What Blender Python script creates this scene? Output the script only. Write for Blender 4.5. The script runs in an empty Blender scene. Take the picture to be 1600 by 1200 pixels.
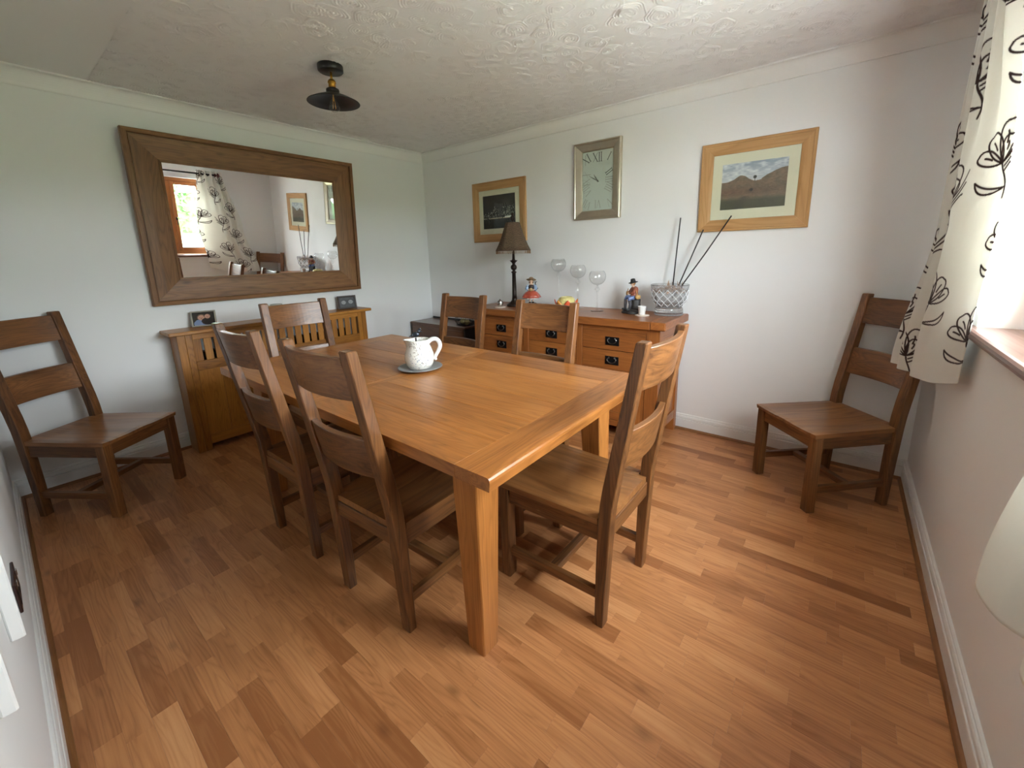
import bpy, bmesh, math, random
import numpy as np
from mathutils import Vector, Matrix
random.seed(7); np.random.seed(7)
S = bpy.context.scene
COL = S.collection
PI = math.pi

# ------------------------------------------------------------------ camera
CAM = (3.751, -3.140, 1.361)
R_ = ((0.7909, 0.6115, -0.0231), (-0.1090, 0.1778, 0.9780), (-0.6022, 0.7710, -0.2066))
F_PX, CX, CY = 644.33, 13.79, -67.05
def ortho():
    f = Vector(R_[2]).normalized(); r = Vector(R_[0]); r = (r - f * r.dot(f)).normalized(); u = r.cross(f)
    return r, u, f
cr, cu, cf = ortho()
cam = bpy.data.objects.new('camera', bpy.data.cameras.new('camera')); COL.objects.link(cam)
m = Matrix(((cr.x, cu.x, -cf.x), (cr.y, cu.y, -cf.y), (cr.z, cu.z, -cf.z))).to_4x4(); m.translation = Vector(CAM)
cam.matrix_world = m
cam.data.sensor_fit = 'HORIZONTAL'; cam.data.sensor_width = 36.0; cam.data.lens = F_PX * 36.0 / 1600.0
cam.data.shift_x = -CX / 1600.0; cam.data.shift_y = CY / 1600.0
cam.data.clip_start = 0.02; cam.data.clip_end = 200
S.camera = cam
S.cycles.transparent_max_bounces = 40

# ------------------------------------------------------------------ light: one overcast sky through the window
W = bpy.data.worlds.new('sky'); S.world = W; W.use_nodes = True
wb = W.node_tree.nodes['Background']
wb.inputs[0].default_value = (0.855, 0.925, 1.0, 1); wb.inputs[1].default_value = 9.0
S.view_settings.view_transform = 'Standard'
try: S.view_settings.look = 'None'
except Exception: pass
S.view_settings.gamma = 1.0; S.view_settings.use_curve_mapping = False
S.view_settings.exposure = 2.6
LX, LY, HC, HB = 4.165, 3.248, 2.432, 2.34            # room: x 0..LX, y -LY..0
WY0, WY1, WZ0, WZ1 = -2.50, -0.90, 1.055, 2.15         # window opening in the right wall
pl = bpy.data.lights.new('window_daylight', 'AREA'); pl.shape = 'RECTANGLE'
pl.size = WZ1 - WZ0; pl.size_y = WY1 - WY0; pl.energy = 1.0
pl.cycles.is_portal = True
po = bpy.data.objects.new('window_daylight', pl); COL.objects.link(po)
po.location = (LX + 0.27, (WY0 + WY1) / 2, (WZ0 + WZ1) / 2); po.rotation_euler = (0, PI / 2, 0)

# ------------------------------------------------------------------ helpers
def lin(r, g, b):
    f = lambda c: (c / 255 / 12.92) if c / 255 <= 0.04045 else ((c / 255 + 0.055) / 1.055) ** 2.4
    return (f(r), f(g), f(b), 1.0)

def tag(o, label=None, cat=None, group=None, kind=None):
    if label: o['label'] = label
    if cat: o['category'] = cat
    if group: o['group'] = group
    if kind: o['kind'] = kind
    return o

def empty(name, label, cat, loc=(0, 0, 0), rz=0.0, group=None, parent=None):
    o = bpy.data.objects.new(name, None); COL.objects.link(o)
    o.location = loc; o.rotation_euler = (0, 0, rz); o.empty_display_size = 0.05
    tag(o, label, cat, group)
    return o

class MB:
    """collects geometry: verts, faces, grain coordinates, smooth flags, optional colours"""
    def __init__(s): s.V = []; s.F = []; s.G = []; s.S = []; s.Cc = []; s.has_col = False
    def add(s, verts, faces, g='x', smooth=False, cols=None, off=None):
        b = len(s.V); off = off or (random.uniform(-9, 9), random.uniform(-9, 9), random.uniform(-9, 9))
        for v in verts:
            v = tuple(v); s.V.append(v)
            p = {'x': (v[0], v[1], v[2]), 'y': (v[1], v[0], v[2]), 'z': (v[2], v[0], v[1])}[g]
            s.G.append((p[0] + off[0], p[1] + off[1], p[2] + off[2]))
        for f in faces: s.F.append(tuple(i + b for i in f)); s.S.append(smooth)
        if cols is not None: s.has_col = True; s.Cc += list(cols)
        else: s.Cc += [(1, 1, 1, 1)] * len(verts)
        return s
    def box(s, x0, x1, y0, y1, z0, z1, bev=0.002, g='x', seg=1, mat=None, off=None):
        x0, x1 = sorted((x0, x1)); y0, y1 = sorted((y0, y1)); z0, z1 = sorted((z0, z1))
        bm = bmesh.new()
        vs = [bm.verts.new((x, y, z)) for x in (x0, x1) for y in (y0, y1) for z in (z0, z1)]
        for f in ((0, 1, 3, 2), (4, 6, 7, 5), (0, 4, 5, 1), (2, 3, 7, 6), (0, 2, 6, 4), (1, 5, 7, 3)):
            bm.faces.new([vs[i] for i in f])
        if bev > 0:
            bev = min(bev, 0.45 * min(x1 - x0, y1 - y0, z1 - z0))
            bmesh.ops.bevel(bm, geom=list(bm.edges), offset=bev, segments=seg, profile=0.5, affect='EDGES')
        bm.verts.index_update()
        vv = [v.co.copy() for v in bm.verts]
        if mat is not None: vv = [mat @ v for v in vv]
        s.add(vv, [[v.index for v in f.verts] for f in bm.faces], g, off=off)
        bm.free(); return s
    def loft(s, rings, g='x', smooth=False, cap=True, closed=True, off=None):
        n = len(rings[0]); V = [p for r in rings for p in r]; F = []
        for i in range(len(rings) - 1):
            for j in range(n if closed else n - 1):
                k = (j + 1) % n
                F.append((i * n + j, i * n + k, (i + 1) * n + k, (i + 1) * n + j))
        if cap:
            F.append(tuple(range(n))[::-1]); F.append(tuple((len(rings) - 1) * n + j for j in range(n)))
        return s.add(V, F, g, smooth, off=off)
    def lathe(s, prof, seg=24, c=(0, 0, 0), g='z', smooth=True, fn=None):
        V = []; F = []
        for (r, z) in prof:
            for j in range(seg):
                a = 2 * PI * j / seg; rr = r if fn is None else fn(r, z, a)
                V.append((c[0] + rr * math.cos(a), c[1] + rr * math.sin(a), c[2] + z))
        for i in range(len(prof) - 1):
            for j in range(seg):
                k = (j + 1) % seg
                F.append((i * seg + j, i * seg + k, (i + 1) * seg + k, (i + 1) * seg + j))
        F.append(tuple(range(seg))[::-1]); F.append(tuple((len(prof) - 1) * seg + j for j in range(seg)))
        return s.add(V, F, g, smooth)
    def tube(s, pts, r, seg=8, g='x', smooth=True, flat=1.0):
        pts = [Vector(p) for p in pts]; rr = r if isinstance(r, (list, tuple)) else [r] * len(pts)
        rings = []; prev = None
        for i, p in enumerate(pts):
            t = (pts[min(i + 1, len(pts) - 1)] - pts[max(i - 1, 0)]).normalized()
            if prev is None:
                a = Vector((0, 0, 1)) if abs(t.z) < 0.9 else Vector((1, 0, 0)); n = t.cross(a).normalized()
            else:
                n = (prev - t * prev.dot(t)).normalized()
            prev = n; b = t.cross(n)
            rings.append([p + n * (rr[i] * math.cos(2 * PI * k / seg)) + b * (rr[i] * flat * math.sin(2 * PI * k / seg)) for k in range(seg)])
        return s.loft(rings, g, smooth)
    def sphere(s, c, r, seg=12, rings=8, sc=(1, 1, 1)):
        pr = [(max(1e-4, r * math.sin(PI * i / rings)), -r * math.cos(PI * i / rings)) for i in range(rings + 1)]
        b = len(s.V); s.lathe(pr, seg)
        for i in range(b, len(s.V)):
            v = s.V[i]; s.V[i] = (c[0] + v[0] * sc[0], c[1] + v[1] * sc[1], c[2] + v[2] * sc[2])
        return s
    def xf(s, M):
        s.V = [tuple(M @ Vector(v)) for v in s.V]; return s
    def mesh(s, name):
        me = bpy.data.meshes.new(name); me.from_pydata(s.V, [], s.F); me.update()
        at = me.attributes.new('gc', 'FLOAT_VECTOR', 'POINT')
        at.data.foreach_set('vector', np.array(s.G, dtype=np.float32).ravel())
        if s.has_col:
            ca = me.attributes.new('col', 'FLOAT_COLOR', 'POINT'); ca.data.foreach_set('color', np.array(s.Cc, dtype=np.float32).ravel())
        me.polygons.foreach_set('use_smooth', np.array(s.S, dtype=bool))
        bm = bmesh.new(); bm.from_mesh(me); bmesh.ops.recalc_face_normals(bm, faces=bm.faces); bm.to_mesh(me); bm.free()
        return me
    def build(s, name, mat, parent=None, loc=(0, 0, 0), rot=(0, 0, 0), kind=None, label=None):
        o = bpy.data.objects.new(name, s.mesh(name)); COL.objects.link(o)
        if mat: o.data.materials.append(mat)
        o.location = loc; o.rotation_euler = rot
        if parent: o.parent = parent
        if kind: o['kind'] = kind
        if label: o['label'] = label
        return o

def crom(P, t):
    n = len(P) - 1; x = t * n; i = np.clip(x.astype(int), 0, n - 1); f = (x - i)[:, None]
    P = np.array(P); g0 = P[np.clip(i - 1, 0, n)]; g1 = P[i]; g2 = P[np.clip(i + 1, 0, n)]; g3 = P[np.clip(i + 2, 0, n)]
    return 0.5 * (2 * g1 + (g2 - g0) * f + (2 * g0 - 5 * g1 + 4 * g2 - g3) * f**2 + (3 * g1 - 3 * g2 + g3 - g0) * f**3)
def copy_tree(o, parent=None):
    c = o.copy(); COL.objects.link(c)
    if parent: c.parent = parent
    for ch in list(o.children): copy_tree(ch, c)
    return c

def skin(name, pts, edges, mat, parent, root=0, sub=2):
    me = bpy.data.meshes.new(name); me.from_pydata([p[:3] for p in pts], edges, []); me.update()
    o = bpy.data.objects.new(name, me); COL.objects.link(o); o.parent = parent
    mo = o.modifiers.new('skin', 'SKIN'); mo.use_smooth_shade = True; mo.branch_smoothing = 0.5
    if not me.skin_vertices: me.skin_vertices.new()
    for i, p in enumerate(pts):
        me.skin_vertices[0].data[i].radius = (p[3], p[3]); me.skin_vertices[0].data[i].use_root = (i == root)
    sb = o.modifiers.new('sub', 'SUBSURF'); sb.levels = sub; sb.render_levels = sub
    me.materials.append(mat); return o

# ------------------------------------------------------------------ materials
def nodes(name):
    M = bpy.data.materials.new(name); M.use_nodes = True; nt = M.node_tree
    return M, nt, nt.nodes['Principled BSDF']
def nd(nt, t, **kw):
    n = nt.nodes.new(t)
    for k, v in kw.items(): setattr(n, k, v)
    return n
def lk(nt, a, b): nt.links.new(a, b)
def math_(nt, op, a, b=None, c=None):
    n = nd(nt, 'ShaderNodeMath', operation=op)
    for i, v in enumerate((a, b, c)):
        if v is None: continue
        if isinstance(v, (int, float)): n.inputs[i].default_value = v
        else: lk(nt, v, n.inputs[i])
    return n.outputs[0]
def vmul(nt, v, s, add=None):
    n = nd(nt, 'ShaderNodeVectorMath', operation='MULTIPLY'); lk(nt, v, n.inputs[0]); n.inputs[1].default_value = s
    return n.outputs[0]
def noise(nt, v, scale, detail=3, rough=0.55, dist=0.0):
    n = nd(nt, 'ShaderNodeTexNoise'); n.inputs['Scale'].default_value = scale; n.inputs['Detail'].default_value = detail
    n.inputs['Roughness'].default_value = rough; n.inputs['Distortion'].default_value = dist
    if v is not None: lk(nt, v, n.inputs['Vector'])
    return n.outputs[0]
def ramp(nt, fac, stops):
    n = nd(nt, 'ShaderNodeValToRGB'); e = n.color_ramp.elements
    while len(e) < len(stops): e.new(0.5)
    for i, (p, c) in enumerate(stops): e[i].position = p; e[i].color = c
    lk(nt, fac, n.inputs[0]); return n.outputs[0]
def mix(nt, fac, a, b, mode='MIX'):
    n = nd(nt, 'ShaderNodeMix', data_type='RGBA', blend_type=mode)
    for s, v in ((0, fac), (6, a), (7, b)):
        if isinstance(v, (int, float)): n.inputs[s].default_value = v
        elif isinstance(v, tuple): n.inputs[s].default_value = v
        else: lk(nt, v, n.inputs[s])
    return n.outputs[2]
def bump(nt, h, strength, dist=0.002):
    n = nd(nt, 'ShaderNodeBump'); n.inputs['Strength'].default_value = strength; n.inputs['Distance'].default_value = dist
    lk(nt, h, n.inputs['Height']); return n.outputs[0]

def wood(name, light, mid, dark, rough=0.4, ring=1.0, streak=0.35, board=0.0, knots=0.0, ringw=0.22, rnd=True, spec=0.5, coat=0.0, tonevar=0.25, tone_attr=False):
    M, nt, P = nodes(name)
    a = nd(nt, 'ShaderNodeAttribute', attribute_name='gc'); v = a.outputs['Vector']
    oi = nd(nt, 'ShaderNodeObjectInfo')
    if rnd:
        ad = nd(nt, 'ShaderNodeVectorMath', operation='ADD'); cb = nd(nt, 'ShaderNodeCombineXYZ')
        r = math_(nt, 'MULTIPLY', oi.outputs['Random'], 31.0)
        for i in range(3): lk(nt, r, cb.inputs[i])
        lk(nt, v, ad.inputs[0]); lk(nt, cb.outputs[0], ad.inputs[1]); v = ad.outputs[0]
    warp = noise(nt, vmul(nt, v, (1.6, 7, 7)), 1.0, 3)
    sep = nd(nt, 'ShaderNodeSeparateXYZ'); lk(nt, vmul(nt, v, (0.25, 1, 1)), sep.inputs[0])
    # cathedral rings: iso-lines of a stretched noise field
    fld = noise(nt, vmul(nt, v, (0.85, 9.5, 9.5)), 1.0, 2.5, 0.5, 0.2)
    rings = math_(nt, 'FRACT', math_(nt, 'MULTIPLY', fld, 11.0 * ring))
    rings = math_(nt, 'POWER', math_(nt, 'ABSOLUTE', math_(nt, 'SUBTRACT', math_(nt, 'MULTIPLY', rings, 2.0), 1.0)), 2.2)
    fib = noise(nt, vmul(nt, v, (5.0, 160, 160)), 1.0, 3, 0.6)
    fib2 = noise(nt, vmul(nt, v, (1.5, 38, 38)), 1.0, 3, 0.55)
    t = math_(nt, 'ADD', math_(nt, 'ADD', math_(nt, 'MULTIPLY', rings, ringw), 0.17 - ringw * 0.3), math_(nt, 'ADD', math_(nt, 'MULTIPLY', fib2, streak), math_(nt, 'MULTIPLY', fib, streak * 0.8)))
    t = math_(nt, 'ADD', t, math_(nt, 'MULTIPLY', math_(nt, 'SUBTRACT', warp, 0.5), 0.55))
    if rnd: t = math_(nt, 'ADD', t, math_(nt, 'MULTIPLY', math_(nt, 'SUBTRACT', oi.outputs['Random'], 0.5), tonevar))
    if tone_attr:
        ta = nd(nt, 'ShaderNodeAttribute', attribute_name='tone'); t = math_(nt, 'ADD', t, ta.outputs['Fac'])
    if board:
        sp = nd(nt, 'ShaderNodeSeparateXYZ'); lk(nt, v, sp.inputs[0])
        fl = math_(nt, 'FLOOR', math_(nt, 'MULTIPLY', sp.outputs[1], 1.0 / board))
        wn = nd(nt, 'ShaderNodeTexWhiteNoise', noise_dimensions='1D'); lk(nt, fl, wn.inputs['W'])
        t = math_(nt, 'ADD', t, math_(nt, 'MULTIPLY', math_(nt, 'SUBTRACT', wn.outputs[0], 0.5), 0.3))
    c = ramp(nt, t, [(0.12, light), (0.52, mid), (0.98, dark)])
    if knots:
        vo = nd(nt, 'ShaderNodeTexVoronoi'); vo.inputs['Scale'].default_value = 1.0; lk(nt, vmul(nt, v, (3.2, 7, 7)), vo.inputs['Vector'])
        k = ramp(nt, vo.outputs['Distance'], [(0.03, (1, 1, 1, 1)), (0.13, (0, 0, 0, 1))])
        c = mix(nt, math_(nt, 'MULTIPLY', k, knots), c, tuple(x * 0.35 for x in dark[:3]) + (1,))
    lk(nt, c, P.inputs['Base Color'])
    P.inputs['Specular IOR Level'].default_value = spec
    rg = math_(nt, 'ADD', math_(nt, 'MULTIPLY', fib2, 0.16), rough - 0.08); lk(nt, rg, P.inputs['Roughness'])
    if coat: P.inputs['Coat Weight'].default_value = coat; P.inputs['Coat Roughness'].default_value = 0.18
    lk(nt, bump(nt, math_(nt, 'ADD', fib, math_(nt, 'MULTIPLY', rings, 0.3)), 0.18, 0.0015), P.inputs['Normal'])
    return M

def plain(name, col, rough=0.5, metal=0.0, spec=0.5, bumpy=0.0, bscale=200.0, var=0.0, vscale=8.0, coat=0.0):
    M, nt, P = nodes(name)
    P.inputs['Base Color'].default_value = col; P.inputs['Roughness'].default_value = rough
    P.inputs['Metallic'].default_value = metal; P.inputs['Specular IOR Level'].default_value = spec
    tc = nd(nt, 'ShaderNodeTexCoord')
    if var:
        n = noise(nt, tc.outputs['Object'], vscale, 4)
        lk(nt, mix(nt, n, tuple(c * (1 - var) for c in col[:3]) + (1,), tuple(min(1, c * (1 + var)) for c in col[:3]) + (1,)), P.inputs['Base Color'])
    if bumpy: lk(nt, bump(nt, noise(nt, tc.outputs['Object'], bscale, 3), bumpy, 0.001), P.inputs['Normal'])
    if coat: P.inputs['Coat Weight'].default_value = coat
    return M

def glass(name, col=(1, 1, 1, 1), rough=0.0, ior=1.5):
    M, nt, P = nodes(name)
    P.inputs['Base Color'].default_value = col; P.inputs['Roughness'].default_value = rough
    P.inputs['Transmission Weight'].default_value = 1.0; P.inputs['IOR'].default_value = ior
    return M

def pane(name, tint=(0.97, 0.99, 0.98, 1), refl=1.0):
    """thin flat glazing: transparent with a Fresnel reflection"""
    M = bpy.data.materials.new(name); M.use_nodes = True; nt = M.node_tree; nt.nodes.clear()
    o = nd(nt, 'ShaderNodeOutputMaterial'); tr = nd(nt, 'ShaderNodeBsdfTransparent'); gl = nd(nt, 'ShaderNodeBsdfGlossy'); mx = nd(nt, 'ShaderNodeMixShader')
    tr.inputs[0].default_value = tint; gl.inputs['Roughness'].default_value = 0.02
    fr = nd(nt, 'ShaderNodeLayerWeight')
    sch = math_(nt, 'ADD', math_(nt, 'MULTIPLY', math_(nt, 'POWER', fr.outputs['Facing'], 5.0), 0.94), 0.04)
    lk(nt, math_(nt, 'MULTIPLY', sch, refl), mx.inputs[0]); lk(nt, tr.outputs[0], mx.inputs[1]); lk(nt, gl.outputs[0], mx.inputs[2]); lk(nt, mx.outputs[0], o.inputs[0])
    return M

def printed(name, rough=0.6, spec=0.3, tint=None):
    M, nt, P = nodes(name)
    a = nd(nt, 'ShaderNodeAttribute', attribute_name='col'); lk(nt, a.outputs['Color'], P.inputs['Base Color'])
    P.inputs['Roughness'].default_value = rough; P.inputs['Specular IOR Level'].default_value = spec
    return M

M_wall = plain('wall_paint', (0.83, 0.83, 0.82, 1), 0.75, spec=0.25, bumpy=0.12, bscale=420)
M_white = plain('white_gloss_paint', (0.80, 0.80, 0.78, 1), 0.32, spec=0.5)
M_cove = plain('cove_paint', (0.83, 0.82, 0.80, 1), 0.7, spec=0.25)

M_ceil = plain('embossed_ceiling_paper', (0.82, 0.80, 0.79, 1), 0.36, spec=0.6, bumpy=0.15, bscale=160)

M_floor = wood('laminate_strip', lin(210, 154, 104), lin(190, 130, 82), lin(150, 94, 53), 0.36, ring=2.1, ringw=0.20, streak=0.56, rnd=False, spec=0.45, tone_attr=True, knots=0.45)
M_bead = wood('oak_beading', lin(150, 105, 62), lin(128, 84, 46), lin(92, 56, 28), 0.45, rnd=False)
M_table = wood('oak_table', lin(204, 140, 74), lin(176, 112, 54), lin(124, 72, 31), 0.33, ring=1.8, ringw=0.18, streak=0.44, spec=0.42, coat=0.12, tonevar=0.30)
M_chair = wood('oak_chair', lin(168, 115, 66), lin(128, 83, 45), lin(72, 43, 22), 0.37, ring=2.0, ringw=0.20, streak=0.56, spec=0.5, coat=0.12, knots=0.35, tonevar=0.22)
M_side = wood('oak_sideboard', lin(184, 118, 58), lin(152, 90, 42), lin(104, 58, 26), 0.36, ring=1.8, ringw=0.18, streak=0.42, tonevar=0.28, coat=0.2)
M_rad = wood('golden_oak', lin(196, 136, 58), lin(166, 108, 40), lin(114, 70, 25), 0.40, ring=2.2, ringw=0.22, streak=0.42, tonevar=0.25, coat=0.15)
M_mirf = wood('weathered_oak', lin(160, 115, 70), lin(130, 89, 52), lin(82, 53, 29), 0.5, ring=1.8, ringw=0.22, streak=0.48, knots=0.55, tonevar=0.14)
M_picf = wood('pale_oak', lin(206, 164, 112), lin(184, 140, 88), lin(140, 100, 58), 0.45, ring=0.7, streak=0.28, tonevar=0.12)
M_winf = wood('window_oak', lin(186, 120, 66), lin(152, 92, 46), lin(110, 62, 30), 0.4, ring=0.6, streak=0.25)
M_sill = wood('sill_wood', lin(142, 112, 100), lin(116, 88, 78), lin(84, 60, 52), 0.35, ring=0.7, streak=0.3, coat=0.2)
M_chest = wood('dark_walnut', lin(128, 86, 56), lin(100, 64, 40), lin(64, 38, 23), 0.3, ring=0.8, streak=0.34, coat=0.4)
M_black = plain('black_paint', (0.012, 0.011, 0.011, 1), 0.4)
M_blackm = plain('black_iron', (0.018, 0.017, 0.017, 1), 0.35, metal=0.6)
M_dark = plain('dark_void', (0.004, 0.004, 0.004, 1), 0.9)
M_silver = plain('silver_leaf', lin(196, 188, 168), 0.32, metal=0.85, var=0.12, vscale=14)
M_steel = plain('worn_steel', (0.55, 0.54, 0.52, 1), 0.25, metal=1.0)
M_brass = plain('aged_brass', lin(176, 134, 54), 0.3, metal=1.0)
M_mirror = plain('mirror_silver', (0.93, 0.94, 0.93, 1), 0.0, metal=1.0)
M_mount = plain('cream_mount_board', lin(226, 219, 196), 0.8)
M_print = printed('photo_print', 0.35, 0.4)
M_glass = glass('clear_glass')
def crystal_mat():
    M = glass('cut_crystal', ior=1.54, rough=0.03); nt = M.node_tree; P = nt.nodes['Principled BSDF']; out = nt.nodes['Material Output']
    tr = nd(nt, 'ShaderNodeBsdfTransparent'); df = nd(nt, 'ShaderNodeBsdfPrincipled'); df.inputs['Base Color'].default_value = (0.86, 0.88, 0.9, 1); df.inputs['Roughness'].default_value = 0.12
    m1 = nd(nt, 'ShaderNodeMixShader'); m1.inputs[0].default_value = 0.25; lk(nt, P.outputs[0], m1.inputs[1]); lk(nt, tr.outputs[0], m1.inputs[2])
    m2 = nd(nt, 'ShaderNodeMixShader'); m2.inputs[0].default_value = 0.08; lk(nt, m1.outputs[0], m2.inputs[1]); lk(nt, df.outputs[0], m2.inputs[2]); lk(nt, m2.outputs[0], out.inputs[0])
    return M
M_crystal = crystal_mat()
M_pane = pane('window_glazing')
M_gob = pane('thin_blown_glass', (0.985, 0.99, 0.99, 1), refl=1.5)
M_picg = pane('picture_glass', refl=0.8)
M_white_cer = plain('white_ceramic', (0.83, 0.82, 0.79, 1), 0.25, coat=0.3)
M_bronze = plain('dark_bronze', lin(46, 36, 30), 0.4, metal=0.5, var=0.3, vscale=30)

# ------------------------------------------------------------------ room shell
def struct(o): o['kind'] = 'structure'; return o
TH = 0.12
struct(MB().box(-TH, 0, -LY - TH, TH, -0.1, HC + 0.1, 0).build('wall_left', M_wall))
struct(MB().box(0, LX, 0, TH, -0.1, HC + 0.1, 0).build('wall_back', M_wall))
struct(MB().box(0, LX, -LY - TH, -LY, -0.1, HC + 0.1, 0).build('wall_front', M_wall))
WT = 0.28
b = MB()
b.box(LX, LX + WT, -LY - TH, WY0, -0.1, HC + 0.1, 0).box(LX, LX + WT, WY1, TH, -0.1, HC + 0.1, 0)
b.box(LX, LX + WT, WY0, WY1, -0.1, WZ0 - 0.036, 0).box(LX, LX + WT, WY0, WY1, WZ1, HC + 0.1, 0)
struct(b.build('wall_right', M_wall))
def ceiling_relief():
    st = 0.0037; xs = np.arange(0.0, LX + st, st); ys = np.arange(-2.55, 0.0 + st, st)
    X, Y = np.meshgrid(xs, ys); Hh = np.zeros(X.shape); r = np.random.RandomState(9)
    pit = 0.122
    for i in range(int(LX / pit) + 2):
        for j in range(int(2.55 / pit) + 2):
            px = (i + 0.5 * (j % 2)) * pit + r.uniform(-.03, .03); py = -j * pit + r.uniform(-.03, .03)
            R0 = r.uniform(.050, .088); th = r.uniform(0, 2 * PI); ec = r.uniform(.8, 1.2); lam = r.uniform(.0118, .0145)
            a, b_ = np.searchsorted(xs, (px - .10, px + .10)); c, d = np.searchsorted(ys, (py - .10, py + .10))
            if b_ <= a or d <= c: continue
            dx = X[c:d, a:b_] - px; dy = (Y[c:d, a:b_] - py) * ec; ang = np.arctan2(dy, dx)
            rr_ = np.hypot(dx, dy) * (1 + .06 * np.sin(3 * ang + th) + .05 * np.sin(5 * ang + 2 * th)) + .0016 * ang
            ring = np.clip(np.sin(2 * PI * rr_ / lam), -.15, 1)
            seg = .5 + .5 * np.sin(ang + th) * np.sign(np.sin(rr_ * 90 + th)) ; seg = np.clip(seg * 1.7, 0, 1)
            win_ = np.clip((R0 - rr_) / .018, 0, 1)
            core = .9 * np.exp(-(rr_ / .012) ** 2) * np.sin(6 * ang + th)
            Hh[c:d, a:b_] += (ring * win_ * seg + core * .8) * r.uniform(.55, 1.0)
    Hh += .10 * (vnoise(X + .3, -Y, 90.0, 21) - .5)
    ny, nx = X.shape; V = np.stack([X, Y, HC - 0.0050 * Hh], -1).reshape(-1, 3)
    # flat remainder behind the viewpoint plus the slab above
    idx = np.arange(nx * ny).reshape(ny, nx); F = np.stack([idx[:-1, :-1], idx[1:, :-1], idx[1:, 1:], idx[:-1, 1:]], -1).reshape(-1, 4)
    n0 = len(V); ex = np.array([(-.05, -LY - .05, HC + .001), (LX + .05, -LY - .05, HC + .001), (LX + .05, .05, HC + .001), (-.05, .05, HC + .001), (-.05, -LY - .05, HC + .12), (LX + .05, -LY - .05, HC + .12), (LX + .05, .05, HC + .12), (-.05, .05, HC + .12)])
    V = np.concatenate([V, ex]); F = np.concatenate([F, n0 + np.array([(0, 3, 2, 1), (4, 5, 6, 7), (0, 1, 5, 4), (1, 2, 6, 5), (2, 3, 7, 6), (3, 0, 4, 7)])])
    me = bpy.data.meshes.new('ceiling'); me.vertices.add(len(V)); me.vertices.foreach_set('co', V.ravel().astype(np.float32))
    me.loops.add(F.size); me.polygons.add(len(F)); me.loops.foreach_set('vertex_index', F.ravel().astype(np.int32))
    me.polygons.foreach_set('loop_start', np.arange(0, F.size, 4, dtype=np.int32)); me.update(calc_edges=True)
    sm = np.ones(len(F), dtype=bool); sm[-6:] = False; me.polygons.foreach_set('use_smooth', sm)
    o = bpy.data.objects.new('ceiling', me); COL.objects.link(o); me.materials.append(M_ceil); return struct(o)
def vnoise(U, V, f, seed):
    r = np.random.RandomState(seed); g_ = r.rand(64, 64)
    x = np.abs(U * f) % 62; y = np.abs(V * f) % 62; i = x.astype(int); j = y.astype(int); a = x - i; b_ = y - j
    a = a * a * (3 - 2 * a); b_ = b_ * b_ * (3 - 2 * b_)
    return (g_[j, i] * (1 - a) + g_[j, i + 1] * a) * (1 - b_) + (g_[j + 1, i] * (1 - a) + g_[j + 1, i + 1] * a) * b_
ceiling_relief()

# floor: strips as parts of the floor
floor = struct(MB().box(-0.02, LX + 0.02, -LY - 0.02, 0.02, -0.08, -0.004, 0).build('floor', plain('floor_underlay', lin(92, 56, 30), 0.9)))
SW = 0.0625; GAP = 0.00015
strips = []
rows = int(math.ceil(LY / SW))
rg = random.Random(3)
for i in range(rows):
    y1 = -i * SW; y0 = max(-LY, y1 - SW)
    x = -rg.uniform(0, 0.3)
    while x < LX:
        L = rg.choice((0.16, 0.22, 0.28, 0.34, 0.40, 0.46, 0.33)) * rg.uniform(0.9, 1.1)
        a, e = max(0, x), min(LX, x + L)
        if e - a > 0.01:
            tone = rg.choice((-0.16, -0.1, -0.05, 0, 0.02, 0.05, 0.10, 0.22, 0.34)) * 1.0 + rg.uniform(-0.05, 0.05) - 0.08
            c = Vector(((a + e) / 2, (y0 + y1) / 2, 0)); d = c - Vector(CAM); zc = d.dot(cf)
            u = 0.5 + (F_PX * d.dot(cr) / max(zc, 1e-3) + CX) / 1600; w = 0.5 + (-F_PX * d.dot(cu) / max(zc, 1e-3) + CY) / 1200
            sc = (e - a) * (y1 - y0) * abs(d.z) / max(zc, 0.05) ** 3
            if zc < 0.1 or not (-0.08 < u < 1.08 and w < 1.12): sc *= 1e-3
            strips.append((sc, a, e, y0, y1, tone))
        x += L
strips.sort(key=lambda t: -t[0])
def strip_geo(a, e, y0, y1):
    g = GAP; h = 0.0004; t = 0.0
    A = [(a + g, y0 + g), (e - g, y0 + g), (e - g, y1 - g), (a + g, y1 - g)]
    Bq = [(a + g + h, y0 + g + h), (e - g - h, y0 + g + h), (e - g - h, y1 - g - h), (a + g + h, y1 - g - h)]
    V = [(x, y, -0.004) for x, y in A] + [(x, y, t - h * 0.4) for x, y in A] + [(x, y, t) for x, y in Bq]
    F = [(8, 9, 10, 11)]
    for k in range(4):
        n = (k + 1) % 4
        F += [(k, n, 4 + n, 4 + k), (4 + k, 4 + n, 8 + n, 8 + k)]
    return V, F
def set_tone(o, tones):
    at = o.data.attributes.new('tone', 'FLOAT', 'POINT'); at.data.foreach_set('value', np.array(tones, dtype=np.float32))
for (sc, a, e, y0, y1, tone) in strips[:300]:
    V, F = strip_geo(a, e, y0, y1)
    o = MB().add(V, F, 'x').build('plank', M_floor, floor); set_tone(o, [tone] * len(V))
b = MB(); tn = []
for (sc, a, e, y0, y1, tone) in strips[300:]:
    V, F = strip_geo(a, e, y0, y1); b.add(V, F, 'x'); tn += [tone] * len(V)
o = b.build('plank', M_floor, floor, kind='stuff'); set_tone(o, tn)

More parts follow.
